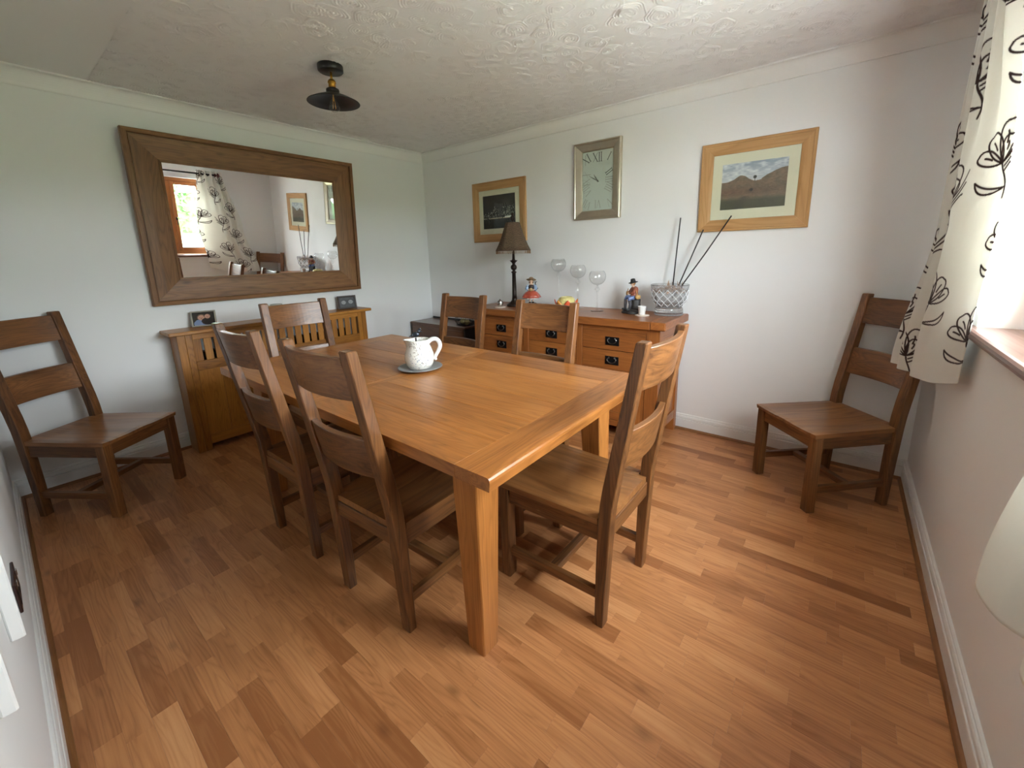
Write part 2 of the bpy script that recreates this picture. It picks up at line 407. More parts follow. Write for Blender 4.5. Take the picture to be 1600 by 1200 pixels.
# profiles run round the room with mitred corners
def run(name, prof, side, mat, z0=0.0):
    """prof: list of (offset from wall, height)"""
    P4 = {'left': [(0, -LY), (0, 0)], 'back': [(0, 0), (LX, 0)], 'right': [(LX, 0), (LX, -LY)], 'front': [(LX, -LY), (0, -LY)]}[side]
    inn = {'left': (1, 0), 'back': (0, -1), 'right': (-1, 0), 'front': (0, 1)}[side]
    (xa, ya), (xb, yb) = P4
    t = Vector((xb - xa, yb - ya)).normalized()
    rings = []
    for (px, py), s in (((xa, ya), 1), ((xb, yb), -1)):
        rings.append([(px + inn[0] * o + t.x * o * s, py + inn[1] * o + t.y * o * s, z0 + h) for o, h in prof])
    return struct(MB().loft(rings, g='y' if side in ('left', 'right') else 'x').build(name, mat))
SK = [(0, 0), (0.018, 0), (0.018, 0.077), (0.017, 0.080), (0.010, 0.0815), (0.010, 0.084), (0.0150, 0.0865), (0.0155, 0.092), (0.0145, 0.100), (0.0115, 0.107), (0.0075, 0.1085), (0.0075, 0.1105), (0.0090, 0.112), (0.0080, 0.117), (0.004, 0.1205), (0, 0.121)]
for s in ('left', 'back', 'right', 'front'): run('baseboard_' + s, SK, s, M_white)
BD = [(0.018, 0), (0.032, 0), (0.031, 0.006), (0.027, 0.012), (0.0225, 0.0155), (0.018, 0.0165)]
for i, s in enumerate(('left', 'back', 'right', 'front')): run('trim_%d' % (i + 1), BD, s, M_bead)
cv = [(0, 0), (0.008, 0), (0.009, 0.004)]
for k in range(9):
    a = PI / 2 * k / 8; cv.append((0.010 + 0.044 * (1 - math.cos(a)), 0.006 + 0.076 * math.sin(a)))
cv += [(0.0645, 0.0830), (0.0655, 0.0845), (0.0655, HC - HB + 0.002), (0, HC - HB + 0.002)]
for i, s in enumerate(('left', 'back', 'right', 'front')): run('trim_%d' % (i + 5), cv, s, M_cove, HB)

# ------------------------------------------------------------------ window with sill
win = bpy.data.objects.new('window_1', None); COL.objects.link(win); struct(win); win.location = (LX + 0.13, WY1, WZ0)
ox, oy, oz = win.location
def wbox(b, x0, x1, y0, y1, z0, z1, g): return b.box(x0 - ox, x1 - ox, y0 - oy, y1 - oy, z0 - oz, z1 - oz, 0.004, g)
X0, X1 = LX + 0.13, LX + 0.20
fw = 0.055; mull = [-1.34, -2.06]
b = MB()
wbox(b, X0, X1, WY1 - fw, WY1, WZ0, WZ1, 'z'); wbox(b, X0, X1, WY0, WY0 + fw, WZ0, WZ1, 'z')
wbox(b, X0, X1, WY0 + fw, WY1 - fw, WZ0, WZ0 + fw, 'y'); wbox(b, X0, X1, WY0 + fw, WY1 - fw, WZ1 - fw, WZ1, 'y')
for my in mull: wbox(b, X0, X1, my - 0.03, my + 0.03, WZ0 + fw, WZ1 - fw, 'z')
TZ = 1.70
wbox(b, X0, X1, mull[1] + 0.03, mull[0] - 0.03, TZ - 0.03, TZ + 0.03, 'y')
b.build('window_frame', M_winf, win)
def sash(y0, y1, z0, z1):
    s = 0.045; b = MB(); xa, xb = X0 - 0.012, X0 + 0.045
    wbox(b, xa, xb, y0, y0 + s, z0, z1, 'z'); wbox(b, xa, xb, y1 - s, y1, z0, z1, 'z')
    wbox(b, xa, xb, y0 + s, y1 - s, z0, z0 + s, 'y'); wbox(b, xa, xb, y0 + s, y1 - s, z1 - s, z1, 'y')
    f = b.build('sash', M_winf, win)
    p = MB(); p.box(X0 + 0.014 - ox, X0 + 0.020 - ox, y0 + s - 0.004 - oy, y1 - s + 0.004 - oy, z0 + s - 0.004 - oz, z1 - s + 0.004 - oz, 0).build('pane', M_pane, f)
sash(mull[0] + 0.03, WY1 - fw, WZ0 + fw, WZ1 - fw)
sash(mull[1] + 0.03, mull[0] - 0.03, WZ0 + fw, TZ - 0.03)
sash(mull[1] + 0.03, mull[0] - 0.03, TZ + 0.03, WZ1 - fw)
sash(WY0 + fw, mull[1] - 0.03, WZ0 + fw, WZ1 - fw)
hb = MB(); hb.box(X0 - 0.03 - ox, X0 - 0.012 - ox, mull[0] + 0.044 - oy, mull[0] + 0.062 - oy, 1.55 - oz, 1.59 - oz, 0.003).tube([(X0 - 0.03 - ox, mull[0] + 0.053 - oy, 1.585 - oz), (X0 - 0.045 - ox, mull[0] + 0.053 - oy, 1.575 - oz), (X0 - 0.045 - ox, mull[0] + 0.053 - oy, 1.48 - oz)], 0.006)
hb.build('window_handle', M_blackm, win)
sp = []
for k in range(7):
    a = -PI / 2 + PI * k / 6; sp.append((LX - 0.022 - 0.016 * math.cos(a), WZ0 - 0.018 + 0.018 * math.sin(a)))
prof = [(X0, WZ0), (X0, WZ0 - 0.036)] + sp
b = MB(); b.loft([[(x - ox, y - oy, z - oz) for x, z in prof] for y in (WY0 - 0.03, WY1 + 0.045)], 'y')
b.build('window_sill', M_sill, win)

# ------------------------------------------------------------------ garden beyond the window
M_lawn = plain('lawn_grass', lin(156, 158, 130), 0.9, var=0.35, vscale=3.0)
M_path = plain('pale_gravel', lin(214, 212, 208), 0.9, var=0.12, vscale=20)
M_leaf = plain('hedge_leaf', lin(70, 120, 48), 0.7, var=0.4, vscale=4)
struct(MB().box(LX + WT, 60, -30, 30, -0.5, -0.3, 0).build('ground', M_path))
g = []; Fq = []
NX, NY = 14, 24
for i in range(NX):
    for j in range(NY):
        x = 8.0 + i * 0.7; y = -16 + j * 1.0
        z = -0.3 + 1.15 * (1 - math.exp(-(x - 8.0) / 2.6)) * (1 + 0.18 * math.sin(y * 0.9)) + 0.04 * math.sin(x * 3 + y * 2)
        if i == 0: z = -0.31
        g.append((x + 0.5 * math.sin(y * 0.5), y, z))
for i in range(NX - 1):
    for j in range(NY - 1): Fq.append((i * NY + j, (i + 1) * NY + j, (i + 1) * NY + j + 1, i * NY + j + 1))
struct(MB().add(g, Fq, smooth=True).build('lawn', M_lawn))
def leaf_cloud(n, fn, size):
    V = []; F = []
    for k in range(n):
        c = Vector(fn()); a = Vector((random.gauss(0, 1), random.gauss(0, 1), random.gauss(0, 1))).normalized()
        bq = a.orthogonal().normalized(); s = size * random.uniform(0.6, 1.3); i = len(V)
        V += [c - a * s, c + bq * s * 0.5, c + a * s, c - bq * s * 0.5]; F.append((i, i + 1, i + 2, i + 3))
    return MB().add(V, F)
def hedge_pt():
    y = random.uniform(-9, 7); t = random.random()
    if t < 0.45: return (14.2 + random.gauss(0, 0.05), y, random.uniform(0.6, 2.2 + 0.1 * math.sin(y * 2)))
    return (random.uniform(14.2, 15.4), y, 2.2 + 0.12 * math.sin(y * 2) + random.gauss(0, 0.06))
hg = leaf_cloud(6000, hedge_pt, 0.11)
hg.box(14.3, 15.4, -9, 7, 0.3, 2.15, 0.05)
tag(hg.build('hedge', M_leaf), 'clipped green hedge at the top of the lawn outside, seen in the wall mirror', 'hedge')
sh = empty('shrub', 'small blue-green shrub on the pale gravel outside the window, seen in the mirror', 'shrub', (7.2, -0.55, -0.3))
leaf_cloud(420, lambda: (random.gauss(0, 0.13), random.gauss(0, 0.13), 0.25 + abs(random.gauss(0.2, 0.2))), 0.05).build('foliage', M_leaf, sh)
MB().tube([(0, 0, 0), (0.02, 0, 0.2), (0, 0.02, 0.45)], [0.02, 0.014, 0.006]).build('stem', plain('bark', lin(90, 70, 50), 0.9), sh)

# ------------------------------------------------------------------ dining table
TX0, TX1, TY0, TY1, TZT = 1.012, 3.062, -2.408, -1.275, 0.775
tb = empty('dining_table', 'large golden oak dining table with square tapered legs', 'table', ((TX0 + TX1) / 2, (TY0 + TY1) / 2, 0))
cx, cy = tb.location.x, tb.location.y
hx, hy = (TX1 - TX0) / 2, (TY1 - TY0) / 2
tth = 0.042; EW = 0.135; SB = 0.03
def plank(x0, x1, y0, y1, g, bev=0.0012):
    return MB().box(x0, x1, y0, y1, TZT - tth, TZT, bev, g)
for sx in (-1, 1):                                      # breadboard ends with an eased outer edge
    xo, xi = sx * hx, sx * (hx - EW)
    prof = [(xi, TZT - tth), (xi, TZT), (xo - sx * 0.012, TZT), (xo - sx * 0.005, TZT - 0.002), (xo - sx * 0.001, TZT - 0.007), (xo, TZT - 0.014), (xo - sx * 0.003, TZT - tth)]
    MB().loft([[(x, y, z) for x, z in prof] for y in (-hy, -hy + 0.004, hy - 0.004, hy)], 'y').build('plank', M_table, tb)
for sx in (-1, 1):
    xs = sorted((sx * 0.0005, sx * SB)); MB().box(xs[0], xs[1], -hy, hy, TZT - tth, TZT - 0.0004, 0.001, 'y').build('plank', M_table, tb)
NB = 6; ys = [-hy]
rr = random.Random(11)
ww = [rr.uniform(0.85, 1.15) for _ in range(NB)]
for w_ in ww: ys.append(ys[-1] + 2 * hy * w_ / sum(ww))
for sx in (-1, 1):
    for k in range(NB):
        xs = sorted((sx * (SB + 0.0006), sx * (hx - EW - 0.0006)))
        plank(xs[0], xs[1], ys[k] + 0.0004, ys[k + 1] - 0.0004, 'x').build('plank', M_table, tb)
lo = 0.150; loy = 0.096
AP = 0.085
for sy in (-1, 1): MB().box(-hx + lo + 0.05, hx - lo - 0.05, sy * (hy - loy - 0.014), sy * (hy - loy - 0.040), TZT - tth - AP, TZT - tth, 0.002, 'x').build('apron', M_table, tb)
for sx in (-1, 1): MB().box(sx * (hx - lo - 0.014), sx * (hx - lo - 0.040), -hy + loy + 0.05, hy - loy - 0.05, TZT - tth - AP, TZT - tth, 0.002, 'y').build('apron', M_table, tb)
for sx in (-1, 1):
    for sy in (-1, 1):
        rings = []
        for z, w_ in ((0.0, 0.072), (0.004, 0.076), (0.60, 0.108), (TZT - tth - 0.001, 0.110)):
            xo, yo = sx * (hx - lo), sy * (hy - loy); xi, yi = xo - sx * w_, yo - sy * w_; c = 0.004
            q = [(xo - sx * c, yo), (xo, yo - sy * c), (xo, yi + sy * c), (xo - sx * c, yi), (xi + sx * c, yi), (xi, yi + sy * c), (xi, yo - sy * c), (xi + sx * c, yo)]
            rings.append([(x, y, z) for x, y in q])
        MB().loft(rings, 'z').build('leg', M_table, tb)

# ------------------------------------------------------------------ dining chairs
def make_chair():
    t = empty('dining_chair', None, 'chair')
    HBY, HFY = 0.187, 0.197
    prof = [(0.0, -0.237, -0.203), (0.25, -0.249, -0.206), (0.43, -0.259, -0.211), (0.50, -0.265, -0.217), (0.57, -0.276, -0.227), (1.088, -0.363, -0.327)]
    for sy in (1, -1):
        rings = []
        for z, xb, xf_ in prof:
            y0, y1 = sy * HBY - 0.0225, sy * HBY + 0.0225; c = 0.003
            q = [(xb + c, y0), (xf_ - c, y0), (xf_, y0 + c), (xf_, y1 - c), (xf_ - c, y1), (xb + c, y1), (xb, y1 - c), (xb, y0 + c)]
            rings.append([(x, y, z) for x, y in q])
        zt, xb, xf_ = prof[-1]; y0, y1 = sy * HBY - 0.0195, sy * HBY + 0.0195
        c = 0.003
        q = [(xb + 2 * c, y0), (xf_ - 2 * c, y0), (xf_ - c, y0 + c), (xf_ - c, y1 - c), (xf_ - 2 * c, y1), (xb + 2 * c, y1), (xb + c, y1 - c), (xb + c, y0 + c)]
        rings.append([(x - 0.0005, y, zt + 0.004) for x, y in q])
        MB().loft(rings, 'z').build('leg', M_chair, t)
        MB().box(0.192, 0.238, sy * HFY - 0.0235, sy * HFY + 0.0235, 0, 0.418, 0.003, 'z').build('leg', M_chair, t)
    for zc, hh in ((0.998, 0.147), (0.707, 0.150)):
        rings = []; n = 14
        for i in range(n + 1):
            y = (-1 + 2 * i / n) * (HBY - 0.0235)
            bow = -0.030 * (1 - (y / HBY) ** 2)
            R = []
            for dz, dx in ((-0.5, 0.011), (-0.48, 0.013), (0.48, 0.013), (0.5, 0.011), (0.5, -0.009), (0.48, -0.011), (-0.48, -0.011), (-0.5, -0.009)):
                z = zc + dz * hh; xf_ = -0.227 - (z - 0.57) * 0.193
                R.append((xf_ - 0.018 + bow + dx, y, z))
            rings.append(R)
        MB().loft(rings, 'y').build('back_slat', M_chair, t)
    # dished seat
    nx, ny = 20, 16; XS = [-0.240, -0.2085, -0.2084] + [-0.2084 + (0.247 + 0.2084) * (k / (nx - 1)) for k in range(1, nx)]
    top = []; bot = []
    for x in XS:
        wv = 0.3275 if x <= -0.2085 else 0.412 + 0.036 * (x + 0.208) / 0.455
        for j in range(ny + 1):
            v = -1 + 2 * j / ny; y = v * wv / 2
            dip = 0.013 * (1 - v ** 4) * (0.45 + 0.55 * math.exp(-((x + 0.03) / 0.15) ** 2)) - 0.004 * math.exp(-(v / 0.25) ** 2) * max(0, (x + 0.02) / 0.26)
            if x < -0.15: dip *= max(0.0, (x + 0.24) / 0.09)
            ed = 0.004 if (abs(v) == 1 or x > 0.246) else 0
            top.append((x, y, 0.445 - dip - ed)); bot.append((x - (0.004 if x > 0.246 else 0), y, 0.419))
    n1 = ny + 1; NXs = len(XS); V = top + bot; O = len(top); F = []
    for i in range(NXs - 1):
        for j in range(ny):
            F.append((i * n1 + j, (i + 1) * n1 + j, (i + 1) * n1 + j + 1, i * n1 + j + 1)); F.append(tuple(O + k for k in (i * n1 + j, i * n1 + j + 1, (i + 1) * n1 + j + 1, (i + 1) * n1 + j)))
        for j in (0, ny): F.append((i * n1 + j, (i + 1) * n1 + j, O + (i + 1) * n1 + j, O + i * n1 + j))
    for i in (0, NXs - 1):
        for j in range(ny): F.append((i * n1 + j, i * n1 + j + 1, O + i * n1 + j + 1, O + i * n1 + j))
    MB().add(V, F, 'x', smooth=False).build('seat', M_seat, t)
    for sy in (1, -1):
        MB().loft([[(-0.206, sy * (HBY + dy), z) for dy, z in ((-0.012, 0.352), (0.012, 0.352), (0.012, 0.418), (-0.012, 0.418))],
                   [(0.193, sy * (HFY + dy), z) for dy, z in ((-0.012, 0.352), (0.012, 0.352), (0.012, 0.418), (-0.012, 0.418))]], 'x').build('seat_rail', M_chair, t)
        MB().loft([[(-0.205, sy * (HBY + dy), z) for dy, z in ((-0.011, 0.106), (0.011, 0.106), (0.011, 0.141), (-0.011, 0.141))],
                   [(0.193, sy * (HFY + dy), z) for dy, z in ((-0.011, 0.106), (0.011, 0.106), (0.011, 0.141), (-0.011, 0.141))]], 'x').build('stretcher', M_chair, t)
    MB().box(0.203, 0.227, -HFY + 0.0235, HFY - 0.0235, 0.352, 0.418, 0.002, 'y').build('seat_rail', M_chair, t)
    MB().box(-0.246, -0.222, -HBY + 0.0225, HBY - 0.0225, 0.358, 0.419, 0.002, 'y').build('seat_rail', M_chair, t)
    MB().box(-0.025, 0.010, -0.181, 0.181, 0.110, 0.139, 0.002, 'y').build('stretcher', M_chair, t)
    return t
M_seat = wood('oak_seat', lin(168, 115, 66), lin(128, 83, 45), lin(72, 43, 22), 0.33, ring=0.6, streak=0.3, spec=0.5, coat=0.3, tonevar=0.15, board=0.105)
chair0 = make_chair()
GRP = 'matching oak ladder-back dining chairs'
CH = [
    (2.408, -2.182, 1.620, 'oak dining chair at the near table side beside the foreground table leg'),
    (1.752, -2.190, 1.585, 'oak dining chair at the near table side, the one closer to the mirror'),
    (2.950, -1.760, 3.137, 'oak dining chair at the table end facing the window, side view'),
    (0.447, -2.872, 0.620, 'dark oak dining chair alone in the corner left of the radiator cover'),
    (3.752, -0.405, -2.385, 'dark oak dining chair alone in the corner under the patterned curtain'),
    (1.225, -1.904, 0.0, 'oak dining chair at the table end in front of the radiator cover'),
    (1.640, -1.425, -PI / 2, 'oak dining chair across the table in front of the low dark chest'),
    (2.410, -1.520, -PI / 2, 'oak dining chair across the table in front of the sideboard drawers')]
for i, (x, y, a, lab) in enumerate(CH):
    o = chair0 if i == 0 else copy_tree(chair0)
    o.location = (x, y, 0); o.rotation_euler = (0, 0, a); tag(o, lab, 'chair', GRP)

# ------------------------------------------------------------------ radiator cover on the left wall
rc = empty('radiator_cover', 'golden oak radiator cover with slatted front below the big mirror', 'radiator cover', (0.0, -1.69, 0))
def rb(b, x0, x1, y0, y1, z0, z1, g, bev=0.002): return b.box(x0, x1, y0 + 1.69, y1 + 1.69, z0, z1, bev, g)
YA, YB = -2.405, -0.975
b = MB(); rb(b, 0.0, 0.232, YA - 0.045, YB + 0.045, 0.868, 0.893, 'y', 0.004); b.build('top', M_rad, rc)
for (ya, yb) in ((YA, YA + 0.02), (YB - 0.02, YB)):
    b = MB(); rb(b, 0.019, 0.178, ya, yb, 0.0, 0.868, 'z'); b.build('side_panel', M_rad, rc)
for (ya, yb) in ((YA, YA + 0.045), (YA + 0.0455, YA + 0.085), (YB - 0.085, YB - 0.0455), (YB - 0.045, YB)):
    b = MB(); rb(b, 0.178, 0.200, ya, yb, 0.0, 0.868, 'z'); b.build('stile', M_rad, rc)
yi0, yi1 = YA + 0.0855, YB - 0.0855
b = MB(); rb(b, 0.178, 0.2, yi0, yi1, 0.826, 0.868, 'y'); b.build('rail', M_rad, rc)
b = MB(); rb(b, 0.178, 0.2, yi0, yi1, 0.600, 0.668, 'y'); b.build('rail', M_rad, rc)
npn = 9; pw = (yi1 - yi0) / npn
for k in range(npn):
    b = MB(); rb(b, 0.180, 0.198, yi0 + k * pw + 0.0006, yi0 + (k + 1) * pw - 0.0006, 0.115, 0.600, 'z', 0.0015); b.build('panel', M_rad, rc)
b = MB(); rb(b, 0.178, 0.2, yi0, yi1, 0.045, 0.115, 'y'); b.build('rail', M_rad, rc)
ns = 20; pt_ = (yi1 - yi0) / ns
for k in range(ns):
    b = MB(); rb(b, 0.181, 0.193, yi0 + k * pt_ + 0.0, yi0 + k * pt_ + pt_ * 0.74, 0.668, 0.826, 'z', 0.0012); b.build('slat', M_rad, rc)
b = MB(); rb(b, 0.06, 0.13, yi0 + 0.05, yi1 - 0.05, 0.12, 0.72, 'y'); b.build('radiator', plain('radiator_enamel', lin(70, 68, 64), 0.4), rc)

# ------------------------------------------------------------------ frames (mitred)
def frame_sides(w, h, prof, mat, parent, name='frame_side'):
    """local plane: u along X, v along Y, height along Z; prof = (inset, height)"""
    out = []
    for (a, bq, n) in (((-w / 2, -h / 2), (w / 2, -h / 2), (0, 1)), ((w / 2, -h / 2), (w / 2, h / 2), (-1, 0)), ((w / 2, h / 2), (-w / 2, h / 2), (0, -1)), ((-w / 2, h / 2), (-w / 2, -h / 2), (1, 0))):
        t = Vector((bq[0] - a[0], bq[1] - a[1])).normalized(); e = 0.0003
        r0 = [(a[0] + n[0] * d + t.x * (d + e), a[1] + n[1] * d + t.y * (d + e), hh) for d, hh in prof]
        r1 = [(bq[0] + n[0] * d - t.x * (d + e), bq[1] + n[1] * d - t.y * (d + e), hh) for d, hh in prof]
        out.append(MB().loft([r0, r1], 'x' if abs(t.x) > 0.5 else 'y').build(name, mat, parent))
    return out
def grid_print(w, h, nx, ny, fn, z, name, mat, parent):
    us = np.linspace(0, 1, nx); vs = np.linspace(0, 1, ny)
    V = [((u - .5) * w, (v - .5) * h, z) for v in vs for u in us]
    F = [(j * nx + i, j * nx + i + 1, (j + 1) * nx + i + 1, (j + 1) * nx + i) for j in range(ny - 1) for i in range(nx - 1)]
    U, VV = np.meshgrid(us, vs); c = fn(U, VV); c = np.clip(c, 0, 1)
    # give the sheet a back and thickness
    O = len(V); V += [(-w / 2, -h / 2, z - 0.001), (w / 2, -h / 2, z - 0.001), (w / 2, h / 2, z - 0.001), (-w / 2, h / 2, z - 0.001)]
    F.append((O + 3, O + 2, O + 1, O))
    cols = [tuple(x) + (1.0,) for x in c.reshape(-1, 3)] + [(0.8, 0.8, 0.8, 1)] * 4
    return MB().add(V, F, cols=cols).build(name, mat, parent)
def sl(r, g_, b_): return np.array(lin(r, g_, b_)[:3])
def lerp(a, b_, t): return a[None, None, :] * (1 - t[..., None]) + b_[None, None, :] * t[..., None]

# wall mirror (leans a little forward at the top)
MW, MH = 1.55, 1.135
mr = empty('wall_mirror', 'wide rectangular mirror in a broad weathered oak frame over the radiator cover', 'mirror', (0.004, -1.682, 1.068))
MT = Matrix.Rotation(0.050, 4, 'Y') @ Matrix(((0, 0, 1, 0), (1, 0, 0, 0), (0, 1, 0, MH / 2), (0, 0, 0, 1)))
holder = mr
mr.matrix_world = Matrix.Translation((0.006, -1.682, 1.068)) @ Matrix.Rotation(-0.008, 4, 'Z') @ MT
mp = [(0, 0), (0, 0.042), (0.004, 0.046), (0.026, 0.048), (0.029, 0.045), (0.030, 0.030), (0.036, 0.030), (0.037, 0.036), (0.09, 0.033), (0.13, 0.026), (0.168, 0.018), (0.170, 0.022), (0.183, 0.019), (0.185, 0.012), (0.185, 0.0)]
frame_sides(MW, MH, mp, M_mirf, mr)
MB().box(-MW / 2 + 0.182, MW / 2 - 0.182, -MH / 2 + 0.182, MH / 2 - 0.182, 0.004, 0.0095, 0).build('mirror_glass', M_mirror, mr)

# framed pictures and the clock on the back wall
def wall_mat(xc, zc, off=0.0): return Matrix.Translation((xc, -off, zc)) @ Matrix(((1, 0, 0, 0), (0, 0, -1, 0), (0, 1, 0, 0), (0, 0, 0, 1)))
PP = [(0, 0), (0, 0.018), (0.004, 0.021), (0.014, 0.020), (0.016, 0.017), (0.018, 0.020), (0.06, 0.016), (0.074, 0.012), (0.076, 0.008), (0.076, 0)]
def landscape(U, V):
    sky = lerp(sl(196, 198, 206), sl(150, 158, 176), np.clip((V - .6) / .4, 0, 1)); cl = np.clip(vnoise(U * 1.6, V * 3, 5, 1) * .6 + vnoise(U * 2, V * 4, 11, 2) * .5 - .42, 0, .5) * 2
    sky = sky * (1 - cl[..., None] * .8) + sl(232, 232, 232)[None, None] * cl[..., None] * .8
    ridge = 0.60 + 0.17 * np.exp(-((U - .31) / .12) ** 2) * 0.75 + 0.20 * np.clip((U - .62) / .3, 0, 1) ** .7 - 0.02 * np.exp(-((U - .52) / .07) ** 2) + 0.01 * vnoise(U, V * 0, 30, 3)
    land = lerp(sl(112, 92, 76), sl(96, 84, 72), vnoise(U, V, 14, 4)); n = vnoise(U * 1.5, V * 3, 30, 5)
    red = np.exp(-((V - .38) / .09) ** 2) * np.clip(1.2 - U, 0, 1); land = land * (1 - .5 * red[..., None]) + sl(96, 58, 46)[None, None] * .5 * red[..., None]
    gr = np.clip((.26 - V) / .08, 0, 1); land = land * (1 - gr[..., None]) + lerp(sl(84, 82, 62), sl(48, 46, 38), n) * gr[..., None]
    wall = np.exp(-((U - .30 - (V - .1) * .5) / .06) ** 2) * (V < .27); land = land * (1 - .6 * wall[..., None]) + sl(54, 50, 46)[None, None] * .6 * wall[..., None]
    land *= (1.05 + .8 * n)[..., None]
    tree = (((U - .525) / .028) ** 2 + ((V - .665) / .035) ** 2 < 1) | ((abs(U - .525) < .005) & (V > .57) & (V < .66))
    bush = ((U - .48) / .03) ** 2 + ((V - .40) / .035) ** 2 < 1
    out = np.where((V > ridge)[..., None], sky, land); out[tree] = sl(66, 66, 62); out[bush] = sl(56, 50, 44)
    return out
def skyline(U, V):
    out = lerp(sl(52, 52, 55), sl(96, 94, 92), np.clip(1.2 - V, 0, 1) * vnoise(U, V, 4, 6) * 1.3); r = np.random.RandomState(5)
    n = vnoise(U, V, 60, 7)
    for k in range(46):
        c = r.rand(); w_ = r.uniform(.012, .035); h = .32 + (r.rand() * .18 + .20 * np.exp(-((c - .42) / .12) ** 2) + .27 * np.exp(-((c - .72) / .13) ** 2) + .2 * np.exp(-((c - .92) / .1) ** 2)) * 1.0
        mk = (abs(U - c) < w_) & (V < h) & (V > .3); base = r.uniform(14, 40); out[mk] = sl(base, base, base + 2)
        lit = mk & (n > r.uniform(.52, .74)); out[lit] = sl(150, 148, 140)
    wat = V < .3; out[wat] = lerp(sl(24, 26, 28), sl(74, 76, 78), np.clip(vnoise(U * 3, V, 22, 8) * V / .3 * 1.1 - .2, 0, 1))[wat]
    ln = (abs(V - .31) < .012) & (vnoise(U, V * 0, 55, 9) > .35); out[ln] = sl(222, 206, 176)
    ln2 = (abs(V - .335) < .02) & (U > .68) & (U < .88); out[ln2] = sl(235, 232, 226)
    return out
for (x0, x1, z0, z1, fn, lab, ins) in ((0.745, 1.403, 1.482, 2.043, skyline, 'pale oak framed night skyline photograph behind the table lamp', (0.076 + 0.052, 0.076 + 0.050)),
                                    (2.905, 3.545, 1.480, 2.043, landscape, 'pale oak framed moorland photograph on the wall beside the window', (0.076 + 0.058, 0.076 + 0.062))):
    w_, h_ = x1 - x0, z1 - z0
    p = empty('picture', lab, 'picture', group='pale oak framed photographs on the back wall')
    p.matrix_world = wall_mat((x0 + x1) / 2, (z0 + z1) / 2, 0.001)
    frame_sides(w_, h_, PP, M_picf, p)
    iw, ih = w_ - 2 * ins[0], h_ - 2 * ins[1]
    MB().loft([[(sx * (w_ / 2 - .075), sy * (h_ / 2 - .075), z) for sx, sy in ((-1, -1), (1, -1), (1, 1), (-1, 1))] for z in (0.001, 0.005)]).build('mount', M_mount, p)
    grid_print(iw, ih, 200, 150, fn, 0.0058, 'photograph', M_print, p)
    MB().box(-w_ / 2 + .074, w_ / 2 - .074, -h_ / 2 + .074, h_ / 2 - .074, 0.0066, 0.0078, 0).build('pane', M_picg, p)

ck = empty('wall_clock', 'tall rectangular clock in a silver frame with pale roman numeral dial', 'clock')
CW, CHh = 0.408, 0.588
ck.matrix_world = wall_mat(2.118, 1.917, 0.001)
frame_sides(CW, CHh, [(0, 0), (0, 0.030), (0.006, 0.036), (0.013, 0.037), (0.017, 0.033), (0.020, 0.034), (0.060, 0.021), (0.066, 0.018), (0.070, 0.012), (0.070, 0)], M_silver, ck)
dw, dh = CW / 2 - .069, CHh / 2 - .069
MB().box(-dw, dw, -dh, dh, 0.002, 0.006, 0).build('dial', plain('clock_dial', lin(204, 208, 200), 0.7), ck)
M_num = plain('clock_print', lin(62, 60, 56), 0.7); M_numf = plain('clock_print_faint', lin(168, 166, 156), 0.7)
def numeral(txt, px, py, ang, hgt):
    adv = {'I': 0.28, 'V': 0.62, 'X': 0.66}; tot = sum(adv[c] for c in txt) * hgt; b = MB(); x = -tot / 2
    def bar(p, q, wd):
        p, q = Vector((*p, 0)), Vector((*q, 0)); d = (q - p).normalized(); n = Vector((-d.y, d.x, 0)) * wd / 2
        b.loft([[tuple(v + Vector((0, 0, z))) for v in (p - n, q - n, q + n, p + n)] for z in (0.0061, 0.0066)])
    H = hgt / 2; tk, tn_ = hgt * .085, hgt * .035
    for c in txt:
        w_ = adv[c] * hgt * .86
        if c == 'I': bar((x + w_ / 2, -H), (x + w_ / 2, H), tk); bar((x, H), (x + w_, H), tn_); bar((x, -H), (x + w_, -H), tn_)
        if c == 'V': bar((x, H), (x + w_ / 2, -H), tk); bar((x + w_, H), (x + w_ / 2, -H), tn_); bar((x - w_ * .15, H), (x + w_ * .25, H), tn_); bar((x + w_ * .8, H), (x + w_ * 1.1, H), tn_)
        if c == 'X': bar((x, H), (x + w_, -H), tk); bar((x + w_, H), (x, -H), tn_); bar((x - w_ * .1, H), (x + w_ * .25, H), tn_); bar((x + w_ * .75, -H), (x + w_ * 1.1, -H), tn_)
        x += adv[c] * hgt
    b.xf(Matrix.Translation((px, py, 0)) @ Matrix.Rotation(ang, 4, 'Z')); return b
rom = ['XII', 'I', 'II', 'III', 'IIII', 'V', 'VI', 'VII', 'VIII', 'IX', 'X', 'XI']
for k, tx in enumerate(rom):
    a = PI / 2 - k * PI / 6; t = min((dw - .036) / max(1e-6, abs(math.cos(a))), (dh - .048) / max(1e-6, abs(math.sin(a))))
    px, py = t * math.cos(a), t * math.sin(a)
    numeral(tx, px, py, a - PI / 2, 0.068 if k in (0, 11) else 0.060).build('numeral', M_num if k in (11, 0, 1, 2) else M_numf, ck)
def hand(a, L, w_):
    b = MB(); b.loft([[(-w_, -L * .18, z), (w_, -L * .18, z), (w_ * 1.2, L * .55, z), (0.0008, L, z), (-0.0008, L, z), (-w_ * 1.2, L * .55, z)] for z in (0.0085, 0.0095)])
    return b.xf(Matrix.Rotation(a, 4, 'Z'))
M_hand = plain('clock_hand', lin(120, 118, 110), 0.4)
hand(math.radians(60), 0.088, 0.003).build('minute_hand', M_hand, ck); hand(math.radians(33), 0.062, 0.004).build('hour_hand', M_hand, ck)
MB().lathe([(0.007, 0.0062), (0.007, 0.0105), (0.001, 0.012)], 14).build('hub', M_hand, ck)
MB().box(-dw, dw, -dh, dh, 0.0145, 0.0160, 0).build('pane', M_picg, ck)

